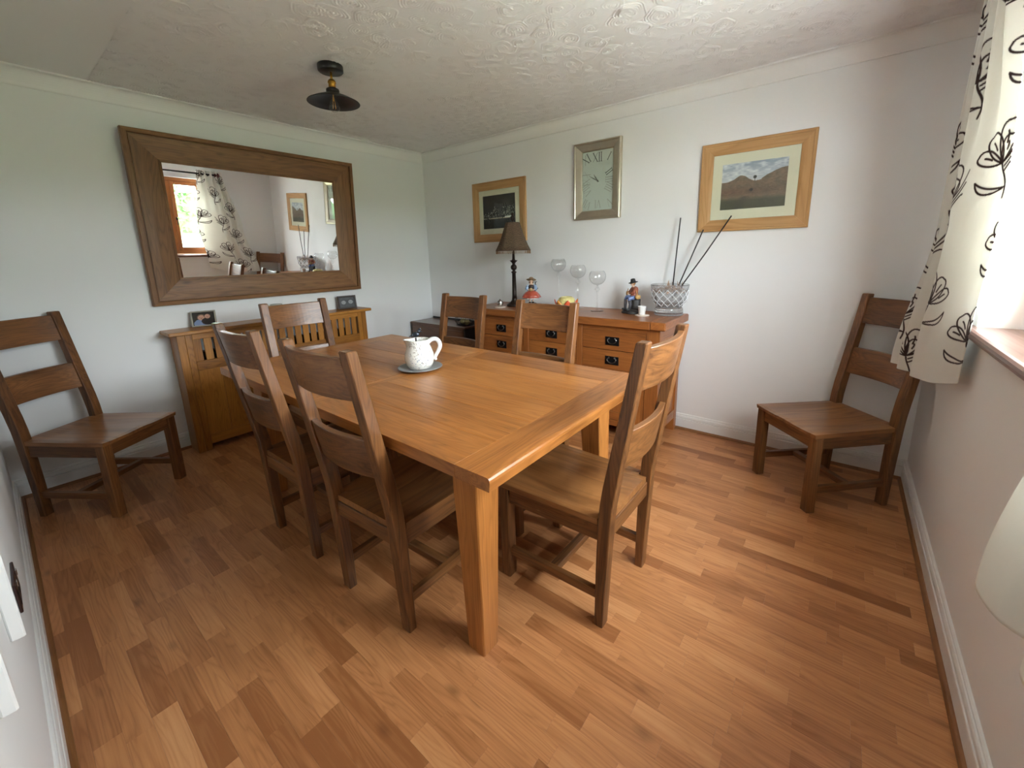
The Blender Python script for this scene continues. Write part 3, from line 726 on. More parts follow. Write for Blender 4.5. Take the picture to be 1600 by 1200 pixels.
# ------------------------------------------------------------------ sideboard
SBX0, SBX1, SBZ = 1.105, 2.884, 0.905
sbd = empty('sideboard', 'long oak sideboard with black-handled drawers against the back wall', 'sideboard', ((SBX0 + SBX1) / 2, -0.26, 0))
ox, oy = sbd.location.x, sbd.location.y
def sb(x0, x1, y0, y1, z0, z1, g='x', bev=0.002, mb=None): return (mb or MB()).box(x0 - ox, x1 - ox, y0 - oy, y1 - oy, z0, z1, bev, g)
yf, yb = -0.478, -0.03
cap = 0.105
for k in range(3):
    d0 = -0.52 + k * 0.50 / 3; sb(SBX0 + cap + .0005, SBX1 - cap - .0005, d0 + .0003, d0 + 0.50 / 3 - .0003, SBZ - 0.055, SBZ, 'x', 0.003 if k == 0 else 0.001).build('plank', M_side, sbd)
for (xa, xb_) in ((SBX0, SBX0 + cap), (SBX1 - cap, SBX1)): sb(xa, xb_, -0.522, -0.02, SBZ - 0.055, SBZ, 'y', 0.007).build('plank', M_side, sbd)
BX0, BX1 = 1.142, 2.836
posts = [(BX0, 1.222), (1.700, 1.752), (2.206, 2.252), (2.744, BX1)]
for i, (xa, xb_) in enumerate(posts): sb(xa, xb_, yf, yf + 0.045, 0.0 if i in (0, 3) else 0.10, SBZ - 0.055, 'z').build('stile', M_side, sbd)
for xa in (BX0, BX1 - 0.06): sb(xa, xa + 0.06, yb - 0.05, yb, 0.0, SBZ - 0.055, 'z').build('stile', M_side, sbd)
for (z0, z1) in ((0.812, 0.850), (0.10, 0.145)):
    for (a_, b_) in ((0, 1), (1, 2), (2, 3)): sb(posts[a_][1] + .0003, posts[b_][0] - .0003, yf + 0.003, yf + 0.035, z0, z1, 'x').build('rail', M_side, sbd)
for xa in (BX0, BX1):
    s = 1 if xa == BX0 else -1
    sb(xa + s * 0.012, xa + s * 0.024, yf + 0.045, yb - 0.05, 0.14, SBZ - 0.055, 'z').build('side_panel', M_side, sbd)
    for (z0, z1) in ((0.10, 0.17), (0.77, 0.849)): sb(xa + s * 0.002, xa + s * 0.03, yf + 0.046, yb - 0.051, z0, z1, 'y').build('rail', M_side, sbd)
sb(BX0 + 0.03, BX1 - 0.03, yb - 0.012, yb - 0.002, 0.12, 0.84, 'x').build('back_panel', M_side, sbd)
sb(BX0 + 0.03, BX1 - 0.03, yf + 0.05, yb - 0.02, 0.105, 0.12, 'x').build('bottom_panel', M_side, sbd)
def drop_handle(parent, xc, zc, w_=0.105, h_=0.062):
    y = yf + 0.004
    hp = sb(xc - w_ / 2, xc + w_ / 2, y - 0.004, y, zc - h_ / 2, zc + h_ / 2, 'x', 0.001).build('handle_plate', M_blackm, parent)
    b = MB(); P = []
    for k in range(13):
        a = PI + PI * k / 12 + 0.0; P.append((xc - ox + 0.034 * math.cos(a), y - oy - 0.010 - 0.004 * math.sin(PI * k / 12), zc + 0.010 + 0.026 * math.sin(a)))
    P = [(xc - ox - 0.022, y - oy - 0.006, zc + 0.022)] + P + [(xc - ox + 0.022, y - oy - 0.006, zc + 0.022)]
    b.tube(P, 0.0042, 8)
    for s in (-1, 1): b.sphere((xc - ox + s * 0.022, y - oy - 0.007, zc + 0.020), 0.007, 8, 6)
    b.build('handle_ring', M_steel2, parent)
M_steel2 = plain('burnished_iron', (0.16, 0.155, 0.15, 1), 0.28, metal=1.0)
for (xa, xb_) in ((1.222, 1.700), (1.752, 2.206), (2.252, 2.744)):
    for (z0, z1) in ((0.672, 0.811), (0.530, 0.668)):
        d = sb(xa + .003, xb_ - .003, yf + 0.004, yf + 0.026, z0, z1, 'x', 0.0015).build('drawer', M_side, sbd)
        drop_handle(d, (xa + xb_) / 2 - 0.002, (z0 + z1) / 2 - 0.004)
    sb(xa + .0003, xb_ - .0003, yf + 0.003, yf + 0.035, 0.505, 0.528, 'x').build('rail', M_side, sbd)
    d = sb(xa + .003, xa + .063, yf + 0.004, yf + 0.026, 0.148, 0.503, 'z').build('door', M_side, sbd)
    mbx = MB(); sb(xb_ - .063, xb_ - .003, yf + .004, yf + .026, .148, .503, 'z', .0015, mbx); sb(xa + .0635, xb_ - .0635, yf + .004, yf + .026, .443, .503, 'x', .0015, mbx); sb(xa + .0635, xb_ - .0635, yf + .004, yf + .026, .148, .208, 'x', .0015, mbx)
    mbx.build('door_frame', M_side, d)
    n = 4; x_ = xa + .0635; pw_ = (xb_ - xa - .127) / n
    for k in range(n): sb(x_ + k * pw_ + .0006, x_ + (k + 1) * pw_ - .0006, yf + .010, yf + .020, .2085, .4425, 'z', .0015).build('panel', M_side, d)
    drop_handle(d, xb_ - 0.033, 0.40, 0.030, 0.075) if False else None

# low dark chest left of the sideboard
lc = empty('low_chest', 'low dark brown chest with black trim in the corner, half hidden by a dining chair', 'chest', (0.45, -0.19, 0))
def lb(x0, x1, y0, y1, z0, z1, g='x', bev=0.002): return MB().box(x0 - .45, x1 - .45, y0 + .19, y1 + .19, z0, z1, bev, g)
lb(0.045, 0.845, -0.335, -0.03, 0.05, 0.648).build('body', M_chest, lc)
lb(0.035, 0.868, -0.340, -0.026, 0.649, 0.664).build('top', M_chest, lc)
lb(0.846, 0.866, -0.336, -0.03, 0.0, 0.648, 'z').build('side_panel', M_black, lc, label='black side panel')
lb(0.036, 0.044, -0.336, -0.03, 0.0, 0.648, 'z').build('side_panel', M_black, lc, label='black side panel')
lb(0.035, 0.868, -0.0255, -0.019, 0.60, 0.682, 'x').build('back_trim', M_black, lc, label='black trim strip')
for z0 in (0.10, 0.37): lb(0.06, 0.83, -0.345, -0.3355, z0, z0 + 0.255, 'x').build('drawer', M_chest, lc)
for xx in (0.10, 0.78): lb(xx - .03, xx + .03, -0.32, -0.26, 0, 0.0495, 'z').build('foot', M_chest, lc)
# wire basket on the chest
wbk = empty('wire_basket', 'small black wire basket standing on the low dark chest', 'basket', (0.74, -0.20, 0.664))
b = MB()
for z, r in ((0.004, 0.075), (0.035, 0.092), (0.068, 0.10)):
    b.tube([(r * 1.15 * math.cos(2 * PI * k / 24), r * math.sin(2 * PI * k / 24), z) for k in range(25)], 0.0025, 5)
b.build('rim', M_blackm, wbk)
b = MB()
for k in range(14):
    a = 2 * PI * k / 14; b.tube([(0.086 * math.cos(a), 0.075 * math.sin(a), 0.004), (0.106 * math.cos(a), 0.092 * math.sin(a), 0.035), (0.115 * math.cos(a), 0.10 * math.sin(a), 0.068)], 0.002, 4)
for k in (-1, 1): b.tube([(k * 0.115, -0.02, 0.068), (k * 0.135, -0.01, 0.085), (k * 0.135, 0.01, 0.085), (k * 0.115, 0.02, 0.068)], 0.0025, 5)
for k in range(-3, 4): b.tube([(k * .022, -0.07, 0.005), (k * .022, 0.07, 0.005)], 0.002, 4)
b.build('wire', M_blackm, wbk)
for k, (dx, dy) in enumerate(((-0.04, 0.01), (0.035, -0.015))):
    tag(MB().sphere((0, 0, 0), 0.034, 12, 8, (1.1, 1, 0.8)).build('fruit', plain('pale_green_skin', lin(176, 172, 120), 0.5, var=0.2), None, (0.74 + dx, -0.20 + dy, 0.664 + 0.0345)), 'pale round fruit in the black wire basket, the one nearer the ' + ('mirror', 'sideboard')[k], 'fruit', 'pale fruit in the wire basket')

# ------------------------------------------------------------------ things on the sideboard
Z1 = SBZ
tl = empty('table_lamp', 'slim dark bronze table lamp with flared brown fringed shade', 'lamp', (1.430, -0.245, Z1))
MB().lathe([(0.072, 0), (0.074, 0.006), (0.070, 0.016), (0.058, 0.022), (0.040, 0.034), (0.026, 0.050), (0.022, 0.062), (0.024, 0.068)], 24).build('base', M_bronze, tl)
def flute(r, z, a): return r * (1 + 0.05 * math.cos(8 * a))
MB().lathe([(0.021, 0.068), (0.019, 0.10), (0.016, 0.29)], 32, fn=flute).build('stem', M_bronze, tl)
MB().lathe([(0.016, 0.29), (0.024, 0.296), (0.024, 0.303), (0.014, 0.308), (0.013, 0.318), (0.024, 0.326), (0.029, 0.342), (0.024, 0.358), (0.014, 0.366), (0.013, 0.376), (0.019, 0.384), (0.034, 0.400), (0.036, 0.403), (0.020, 0.402), (0.012, 0.412), (0.009, 0.48)], 24).build('collar', M_bronze, tl)
def shade_mat():
    M, nt, P = nodes('brown_patterned_shade')
    tc = nd(nt, 'ShaderNodeTexCoord'); wv = nd(nt, 'ShaderNodeTexWave', wave_type='RINGS'); wv.inputs['Scale'].default_value = 38; wv.inputs['Distortion'].default_value = 11; wv.inputs['Detail'].default_value = 3
    lk(nt, tc.outputs['Object'], wv.inputs['Vector'])
    lk(nt, ramp(nt, wv.outputs['Color'], [(0.3, lin(70, 53, 38)), (0.8, lin(112, 90, 68))]), P.inputs['Base Color']); P.inputs['Roughness'].default_value = 0.85
    return M
M_shade = shade_mat()
def panelled(r, z, a): return r * (1 - 0.045 * abs(math.sin(4 * a)))
MB().lathe([(r, 0.487 + (z - 0.487) * 1.44) for r, z in ((0.156, 0.487), (0.131, 0.520), (0.106, 0.560), (0.084, 0.605), (0.067, 0.640), (0.061, 0.652), (0.057, 0.652), (0.063, 0.636), (0.080, 0.60), (0.102, 0.558), (0.127, 0.520), (0.152, 0.489))], 64, fn=panelled).build('lamp_shade', M_shade, tl)
b = MB()
for k in range(90):
    a = 2 * PI * k / 90; r = 0.153 * (1 - 0.045 * abs(math.sin(4 * a))); L = 0.026 + 0.004 * (k % 2)
    b.tube([(r * math.cos(a), r * math.sin(a), 0.489), (r * math.cos(a), r * math.sin(a), 0.489 - L)], [0.0014, 0.0022], 4)
b.build('fringe', plain('bead_fringe', lin(150, 124, 96), 0.5), tl, kind='stuff')
MB().lathe([(r, z + 0.073) for r, z in ((0.055, 0.650), (0.020, 0.655), (0.010, 0.662), (0.013, 0.672), (0.022, 0.680), (0.020, 0.700), (0.009, 0.708), (0.012, 0.716), (0.014, 0.724), (0.004, 0.735))], 20).build('finial', M_bronze, tl)
tk = MB().tube([(0.004, 0, 0.45), (0.004, 0, 0.728)], 0.005, 6).build('rod', M_bronze, tl)

def goblet(x, y, H, lab):
    g_ = empty('goblet', lab, 'glass', (x, y, Z1), group='tall twisted-stem glass goblets')
    rb_ = 0.066; zb = H - 0.108
    MB().lathe([(0.052, 0.0), (0.053, 0.002), (0.030, 0.006), (0.010, 0.012), (0.006, 0.022)], 32).build('foot', M_gob, g_)
    MB().tube([(0, 0, 0.021), (0.0, 0, zb - 0.06), (0, 0, zb - 0.055)], [0.006, 0.0055, 0.006], 10).build('stem', M_gob, g_)
    P = []; Q = []
    for k in range(19):
        t = k / 18; a = 2 * PI * t * 1.25; rad = 0.017 * math.sin(PI * t); P.append((rad * math.cos(a), rad * math.sin(a), zb - 0.055 + 0.05 * t)); Q.append((-rad * math.cos(a), -rad * math.sin(a), zb - 0.055 + 0.05 * t))
    MB().tube(P, 0.0052, 8).tube(Q, 0.0052, 8).build('twist', M_gob, g_)
    pr = []
    for k in range(15):
        a = -PI / 2 + (PI / 2 + 0.72) * k / 14; pr.append((max(0.004, rb_ * math.cos(a)), zb + rb_ + rb_ * math.sin(a)))
    inner = [(max(0.002, r - 0.0022), z + (0.0025 if k < 4 else 0)) for k, (r, z) in enumerate(pr)][::-1]
    pr[0] = (0.005, zb - 0.006)
    MB().lathe(pr + inner, 40).build('bowl', M_gob, g_)
goblet(1.790, -0.075, 0.405, 'tallest twisted-stem glass goblet, nearest the lady figurine')
goblet(2.012, -0.125, 0.355, 'middle twisted-stem glass goblet, behind the orange and yellow pot')
goblet(2.232, -0.205, 0.312, 'shortest twisted-stem glass goblet, nearest the seated boy figurine')

# orange and yellow lidless pot
pot = empty('pot', 'small round yellow pot with red and orange petal sides between goblets and chair', 'pot', (2.030, -0.335, Z1))
def petal(r, z, a): return r
M_pot = plain('pot_yellow_glaze', lin(214, 200, 130), 0.3, var=0.15, vscale=30, coat=0.4)
MB().lathe([(0.040, 0), (0.045, 0.004), (0.062, 0.020), (0.074, 0.050), (0.072, 0.080), (0.060, 0.104), (0.046, 0.116), (0.040, 0.117), (0.044, 0.104), (0.058, 0.08), (0.058, 0.05), (0.03, 0.01)], 32).build('body', M_pot, pot)
for k in range(7):
    a0 = 2 * PI * k / 7; rings = []
    for t in range(7):
        u = t / 6; hw = 0.40 * math.sin(PI * min(1, 0.15 + 0.85 * u)) if u < 1 else 0.02
        z = 0.010 + 0.086 * u; r = 0.052 + 0.042 * math.sin(u * 1.6); rr_ = []
        for s in (-1, -.5, 0, .5, 1): rr_.append(((r + 0.004 * (1 - s * s)) * math.cos(a0 + s * hw), (r + 0.004 * (1 - s * s)) * math.sin(a0 + s * hw), z))
        for s in (1, .5, 0, -.5, -1): rr_.append(((r - 0.003) * math.cos(a0 + s * hw), (r - 0.003) * math.sin(a0 + s * hw), z))
        rings.append(rr_)
    MB().loft(rings, smooth=True).build('petal', plain('petal_glaze', lin(*((214, 92, 56), (222, 150, 70))[k % 2]), 0.3, coat=0.4), pot)

# ------------------------------------------------------------------ figurines
SKIN = plain('figurine_skin', lin(226, 188, 160), 0.4); HAIR = plain('figurine_hair', lin(110, 74, 44), 0.5)
M_rock = plain('figurine_base_glaze', lin(52, 48, 46), 0.5, var=0.4, vscale=60)
def face(t, c, r, fwd):
    """nose, eyes and mouth on a head of radius r at c"""
    f = Vector(fwd).normalized(); s = f.cross(Vector((0, 0, 1))).normalized(); c = Vector(c)
    MB().sphere(tuple(c + f * r * 1.0 + Vector((0, 0, -0.0005))), r * .16, 8, 6).build('nose', SKIN, t)
    for k in (-1, 1):
        MB().sphere(tuple(c + f * r * .86 + s * k * r * .38 + Vector((0, 0, r * .12))), r * .13, 8, 6).build('eye', M_dark, t)
        MB().sphere(tuple(c + s * k * r * .95), r * .22, 8, 6, (1, 1, 1.4)).build('ear', SKIN, t)
    MB().sphere(tuple(c + f * r * .86 + Vector((0, 0, -r * .48))), r * .16, 8, 6, (1.3, 1.3, .5)).build('mouth', plain('figurine_lips', lin(176, 84, 74), 0.4), t)
def hand_fingers(t, c, d, r):
    """five short fingers at the end of an arm"""
    d = Vector(d).normalized(); s = d.orthogonal().normalized(); up = d.cross(s); b = MB(); c = Vector(c)
    b.sphere(tuple(c), r * 1.25, 8, 6)
    for k, (o, L) in enumerate(((-1.0, 1.5), (-.4, 2.1), (.2, 2.2), (.8, 1.9))):
        p0 = c + s * o * r * .8; b.tube([p0, p0 + d * r * L * .6 - up * r * .2, p0 + d * r * L - up * r * .9], [r * .42, r * .38, r * .28], 5)
    p0 = c - s * r * 1.1; b.tube([p0, p0 - s * r * .7 + d * r * .5, p0 - s * r * .6 + d * r * 1.2], [r * .45, r * .4, r * .3], 5)
    b.build('hand', SKIN, t)

gl = empty('figurine', 'ceramic lady figurine in straw hat, blue sleeves and flared red skirt', 'figurine', (1.560, -0.165, Z1), rz=0.55, group='painted ceramic figurines on the sideboard')
# local: faces -Y
b = MB(); b.lathe([(0.052, 0), (0.055, 0.006), (0.048, 0.016), (0.038, 0.024), (0.02, 0.027)], 20, fn=lambda r, z, a: r * (1 + .12 * math.sin(3 * a + 1))); b.build('base', M_rock, gl)
for sx in (-1, 1): MB().box(-0.010 + sx * .014, .010 + sx * .014, -.030, .012, .024, .036, .004).build('shoe', M_black, gl)
skin('body', [(0, 0, .118, .020), (0, 0, .150, .021), (0, -.002, .178, .022), (0, -.003, .198, .009), (0, -.005, .216, .0135), (0, -.006, .229, .012),
              (-.024, 0, .180, .008), (-.036, -.004, .155, .007), (-.020, -.026, .140, .005), (.024, 0, .180, .008), (.038, -.004, .155, .007), (.020, -.028, .142, .005),
              (-.012, 0, .08, .009), (-.014, -.002, .032, .007), (.012, 0, .08, .009), (.014, -.002, .032, .007)],
     [(0, 1), (1, 2), (2, 3), (3, 4), (4, 5), (2, 6), (6, 7), (7, 8), (2, 9), (9, 10), (10, 11), (0, 12), (12, 13), (0, 14), (14, 15)], SKIN, gl)
def ruffle(n, k): return lambda r, z, a: r * (1 + k * math.sin(n * a) * max(0, (0.125 - z) / 0.06))
MB().lathe([(0.022, 0.136), (0.036, 0.131), (0.056, 0.117), (0.072, 0.098), (0.083, 0.074), (0.080, 0.073), (0.068, 0.096), (0.050, 0.112), (0.022, 0.126)], 48, fn=ruffle(7, .10)).build('skirt', plain('figurine_red', lin(186, 84, 62), 0.35, var=0.15, coat=0.4), gl)
MB().lathe([(0.030, 0.115), (0.048, 0.092), (0.060, 0.070), (0.062, 0.062), (0.058, 0.062), (0.044, 0.086), (0.02, 0.11)], 48, fn=ruffle(11, .07)).build('petticoat', M_white_cer, gl)
MB().lathe([(0.024, 0.126), (0.023, 0.140), (0.026, 0.160), (0.029, 0.174), (0.022, 0.185), (0.012, 0.189)], 24).build('bodice', plain('figurine_bodice', lin(56, 46, 44), 0.4), gl)
for sx in (-1, 1):
    MB().tube([(sx * .022, 0, .183), (sx * .034, -.001, .170), (sx * .039, -.005, .152), (sx * .030, -.018, .143)], [.012, .016, .017, .011], 10).build('sleeve', plain('figurine_blue', lin(150, 172, 200), 0.35, coat=0.3), gl)
    hand_fingers(gl, (sx * .018, -.030, .141), (-sx * .4, -1, 0), .0042)
face(gl, (0, -.006, .218), .0145, (0, -1, -.1))
MB().sphere((0, .002, .222), .0165, 14, 8, (1, 1, 1)).tube([(-.014, .004, .22), (-.016, .0, .204), (-.013, -.002, .196)], [.006, .006, .002], 6).tube([(.014, .004, .22), (.016, .0, .204), (.013, -.002, .196)], [.006, .006, .002], 6).build('hair', HAIR, gl)
b = MB(); b.lathe([(0.042, 0.0), (0.043, 0.002), (0.021, 0.006), (0.019, 0.019), (0.011, 0.024), (0.001, 0.025)], 28, fn=lambda r, z, a: r * (1 + (.08 * math.sin(4 * a) if z < .004 else 0)))
b.xf(Matrix.Translation((0, .006, .229)) @ Matrix.Rotation(-.35, 4, 'X')); b.build('hat', plain('figurine_straw', lin(150, 128, 96), 0.6, var=0.2, vscale=80), gl)
b = MB(); b.sphere((0, -.034, .146), .013, 10, 8)
for k in range(12):
    a = 2 * PI * k / 12; b.sphere((.011 * math.cos(a), -.040 + .004 * math.sin(2 * a), .146 + .011 * math.sin(a)), .0055, 8, 6)
b.build('posy', plain('figurine_posy', lin(170, 140, 96), 0.5, var=0.4, vscale=60), gl)
b = MB(); b.tube([(.030, -.014, .128), (.044, -.010, .142), (.060, -.006, .158)], [.004, .004, .003], 6).tube([(.032, .006, .215), (.036, .008, .190), (.044, .004, .176)], [.003, .005, .003], 6).tube([(.034, .006, .206), (.052, .002, .214)], [.004, .002], 6)
b.build('ribbon', plain('figurine_ribbon', lin(52, 62, 60), 0.45), gl)

by = empty('figurine', 'ceramic boy figurine in black hat and rust jacket sitting on a dark stump', 'figurine', (2.515, -0.185, Z1), rz=-0.85, group='painted ceramic figurines on the sideboard')
b = MB(); b.lathe([(0.072, 0), (0.076, 0.006), (0.066, 0.018), (0.052, 0.028), (0.02, 0.033)], 28, fn=lambda r, z, a: r * (1 + .13 * math.sin(3 * a + 2) + .05 * math.sin(7 * a))); b.build('base', M_rock, by)
MB().lathe([(0.040, 0.02), (0.036, 0.04), (0.031, 0.075), (0.034, 0.098), (0.030, 0.104)], 20, c=(.0, .028, 0), fn=lambda r, z, a: r * (1 + .08 * math.sin(5 * a))).build('stump', M_rock, by)
skin('body', [(0, .020, .122, .021), (0, .016, .150, .020), (0, .010, .182, .021), (0, .004, .203, .009), (0, -.002, .220, .0145), (0, -.003, .235, .012),
              (-.027, .010, .186, .008), (-.036, -.002, .160, .0075), (-.014, -.034, .152, .005), (.027, .010, .186, .008), (.037, -.002, .158, .0075), (.012, -.036, .146, .005),
              (-.018, .006, .116, .013), (-.020, -.040, .118, .012), (-.024, -.044, .072, .009), (-.024, -.046, .034, .007), (.018, .006, .116, .013), (.022, -.034, .112, .012), (.026, -.022, .070, .009), (.026, -.030, .034, .007)],
     [(0, 1), (1, 2), (2, 3), (3, 4), (4, 5), (2, 6), (6, 7), (7, 8), (2, 9), (9, 10), (10, 11), (0, 12), (12, 13), (13, 14), (14, 15), (0, 16), (16, 17), (17, 18), (18, 19)], SKIN, by)
M_trs = plain('figurine_trousers', lin(96, 116, 160), 0.4, coat=0.3); M_stk = plain('figurine_stocking', lin(74, 72, 76), 0.5)
MB().tube([(-.010, .018, .122), (-.018, .0, .118), (-.020, -.038, .119), (-.023, -.044, .104)], [.018, .0165, .0155, .013], 10).tube([(.010, .018, .122), (.018, .0, .118), (.022, -.033, .113), (.025, -.031, .098)], [.018, .0165, .0155, .013], 10).build('trousers', M_trs, by)
MB().tube([(-.023, -.044, .104), (-.024, -.045, .072), (-.024, -.046, .036)], [.012, .0115, .009], 10).build('stocking', M_stk, by)
MB().tube([(.025, -.031, .098), (.026, -.024, .070), (.026, -.030, .036)], [.012, .0115, .009], 10).build('stocking', M_stk, by)
for p in ((-.024, -.052), (.026, -.038)): MB().box(p[0] - .009, p[0] + .009, p[1] - .020, p[1] + .014, .024, .038, .005).build('shoe', M_black, by)
M_jkt = plain('figurine_jacket', lin(150, 84, 60), 0.4, var=0.2, coat=0.3)
MB().lathe([(0.030, 0.112), (0.029, 0.126), (0.026, 0.150), (0.028, 0.178), (0.024, 0.192), (0.012, 0.200)], 24, c=(0, .014, 0)).build('jacket', M_jkt, by)
for sx in (-1, 1):
    MB().tube([(sx * .020, .010, .192), (sx * .034, .004, .178), (sx * .039, -.004, .160), (sx * .022, -.028, .152)], [.010, .012, .012, .009], 10).build('sleeve', M_jkt, by)
hand_fingers(by, (-.012, -.036, .153), (.3, -1, -.2), .0044); hand_fingers(by, (.010, -.038, .147), (-.3, -1, -.2), .0044)
face(by, (0, -.003, .221), .0155, (0, -1, -.25))
MB().sphere((0, .004, .226), .0172, 14, 8).tube([(-.015, .004, .222), (-.016, .004, .208)], [.005, .004], 6).tube([(.015, .004, .222), (.016, .004, .208)], [.005, .004], 6).build('hair', plain('figurine_fair_hair', lin(168, 120, 72), 0.5), by)
b = MB(); b.lathe([(0.034, -0.002), (0.035, 0.001), (0.020, 0.005), (0.019, 0.012), (0.016, 0.026), (0.008, 0.029), (0.001, 0.028)], 28); b.xf(Matrix.Translation((0, .002, .230)) @ Matrix.Rotation(.18, 4, 'X')); b.build('hat', M_black, by)
b = MB(); b.sphere((0, 0, 0), .015, 12, 8, (1.0, .5, 1.25)).tube([(0, 0, .014), (0, 0, .042)], .003, 6); b.xf(Matrix.Translation((0, -.042, .152)) @ Matrix.Rotation(.6, 4, 'Y')); b.build('fiddle', plain('figurine_fiddle', lin(150, 112, 62), 0.4), by)
MB().sphere((.044, .026, .124), .018, 12, 8, (.8, 1.2, 1)).tube([(.044, .020, .140), (.022, .014, .192)], [.003, .003], 5).build('satchel', plain('figurine_satchel', lin(190, 150, 92), 0.5), by)

# candle cup, coasters, small steel pot, crystal bowl
M_cork = plain('pale_coaster', lin(214, 196, 180), 0.8, var=0.08, vscale=40)
cs = []
for (x, y, lab) in ((2.628, -0.270, 'round pale coaster under the white candle cup'), (1.385, -0.395, 'round pale coaster under the little silver pot')):
    o = MB().lathe([(0.048, 0), (0.050, 0.001), (0.050, 0.005), (0.047, 0.006), (0.001, 0.006)], 28).build('coaster', M_cork, None, (x, y, Z1)); tag(o, lab, 'coaster', 'round pale coasters on the sideboard')
cc = empty('candle_cup', 'small white tapered candle cup beside the seated boy figurine', 'candle holder', (2.622, -0.262, Z1 + 0.006))
MB().lathe([(0.021, 0), (0.023, 0.002), (0.0285, 0.058), (0.030, 0.060), (0.029, 0.061), (0.0265, 0.058), (0.0225, 0.044), (0.001, 0.043)], 28).build('cup', M_white_cer, cc)
MB().lathe([(0.022, 0.0431), (0.022, 0.048), (0.003, 0.047), (0.001, 0.056)], 20).build('candle', plain('candle_wax', lin(236, 232, 220), 0.5), cc)
st = empty('silver_pot', 'little silver lidded pot on a coaster by the lamp foot', 'pot', (1.380, -0.388, Z1 + 0.006))
MB().lathe([(0.019, 0), (0.021, 0.002), (0.024, 0.020), (0.026, 0.040), (0.024, 0.044), (0.022, 0.045), (0.001, 0.044)], 24, fn=lambda r, z, a: r * (1 + .03 * math.cos(12 * a))).build('body', M_steel, st)
MB().lathe([(0.022, 0.0452), (0.023, 0.047), (0.016, 0.054), (0.005, 0.058), (0.006, 0.064), (0.001, 0.068)], 20).build('lid', M_steel, st)

bw = empty('crystal_bowl', 'large cut crystal bowl of dried flowers at the end of the sideboard', 'bowl', (2.772, -0.135, Z1))
def dia(r, z, a):
    if 0.068 < z < 0.185 and r > 0.08:
        u = a * 7 / PI; w_ = (z - 0.068) / 0.0290 * 0.5
        f = abs(((u + w_) % 1) - .5) + abs(((u - w_) % 1) - .5)
        return r * (1 + 0.04 * (f - .5))
    return r
pr = [(0.094, 0), (0.098, 0.003), (0.100, 0.012), (0.098, 0.040), (0.095, 0.050), (0.088, 0.058)]
for k in range(25): t = k / 24; pr.append((0.088 + 0.028 * math.sin(min(1, t * 2.2) * PI / 2) + 0.016 * t, 0.060 + 0.155 * t))
pr += [(0.131, 0.2185), (0.128, 0.219), (0.125, 0.212), (0.118, 0.16), (0.108, 0.10), (0.085, 0.075), (0.04, 0.068), (0.002, 0.067)]
MB().lathe(pr, 144, fn=dia, smooth=False).build('bowl', M_crystal, bw)
b = MB()
for k in range(14):
    for sg in (-1, 1):
        P_ = []
        for t in range(13):
            z = 0.068 + 0.117 * t / 12; tt = (z - 0.060) / 0.155; r = 0.088 + 0.028 * math.sin(min(1, tt * 2.2) * PI / 2) + 0.016 * tt + 0.0018
            a = 2 * PI * k / 14 + sg * 2 * PI / 14 * 2.0 * t / 12; P_.append((r * math.cos(a), r * math.sin(a), z))
        b.tube(P_, 0.0016, 5)
b.build('cut_pattern', plain('frosted_cut', (0.9, 0.92, 0.94, 1), 0.15, spec=0.8), bw)
rs = random.Random(5)
b = MB()
for k in range(150):
    a = rs.uniform(0, 2 * PI); r = 0.112 * math.sqrt(rs.random()); z = 0.165 + rs.uniform(0, 0.05) * (1 - r / 0.13); s = rs.uniform(.008, .016)
    d = Vector((rs.gauss(0, 1), rs.gauss(0, 1), rs.gauss(0, .6))).normalized(); n = d.orthogonal().normalized(); c = Vector((r * math.cos(a), r * math.sin(a), z))
    b.add([c - d * s, c + n * s * .6 + Vector((0, 0, .004)), c + d * s, c - n * s * .6], [(0, 1, 2, 3), (3, 2, 1, 0)])
for k in range(8):
    a = rs.uniform(0, 2 * PI); c = Vector((.03 + .05 * math.cos(a), .05 * math.sin(a), .19)); b.tube([c, c + Vector((rs.uniform(-.02, .02), rs.uniform(-.02, .02), rs.uniform(.03, .07)))], [.006, .001], 5)
o = b.build('dried_flowers', plain('dried_petals', lin(160, 130, 106), 0.8, var=0.5, vscale=60), None, (2.772, -0.135, Z1)); tag(o, 'brown dried flowers and petals filling the crystal bowl', 'dried flowers', kind='stuff')
for (x0, y0, x1, y1, z1, lab) in ((2.785, -0.12, 2.795, -0.05, 1.585, 'black decorative stick standing almost upright in the crystal bowl'), (2.820, -0.14, 2.955, -0.06, 1.495, 'middle black decorative stick in the crystal bowl, shorter and leaning'), (2.840, -0.15, 3.125, -0.06, 1.575, 'long black stick in the crystal bowl leaning across the moorland picture')):
    o = MB().tube([(x0 - (x1 - x0) * .12, y0, Z1 + 0.13), ((x0 + x1) / 2, (y0 + y1) / 2, (Z1 + .17 + z1) / 2), (x1, y1, z1)], 0.0045, 7).build('stick', M_black); tag(o, lab, 'stick', 'black sticks in the crystal bowl')

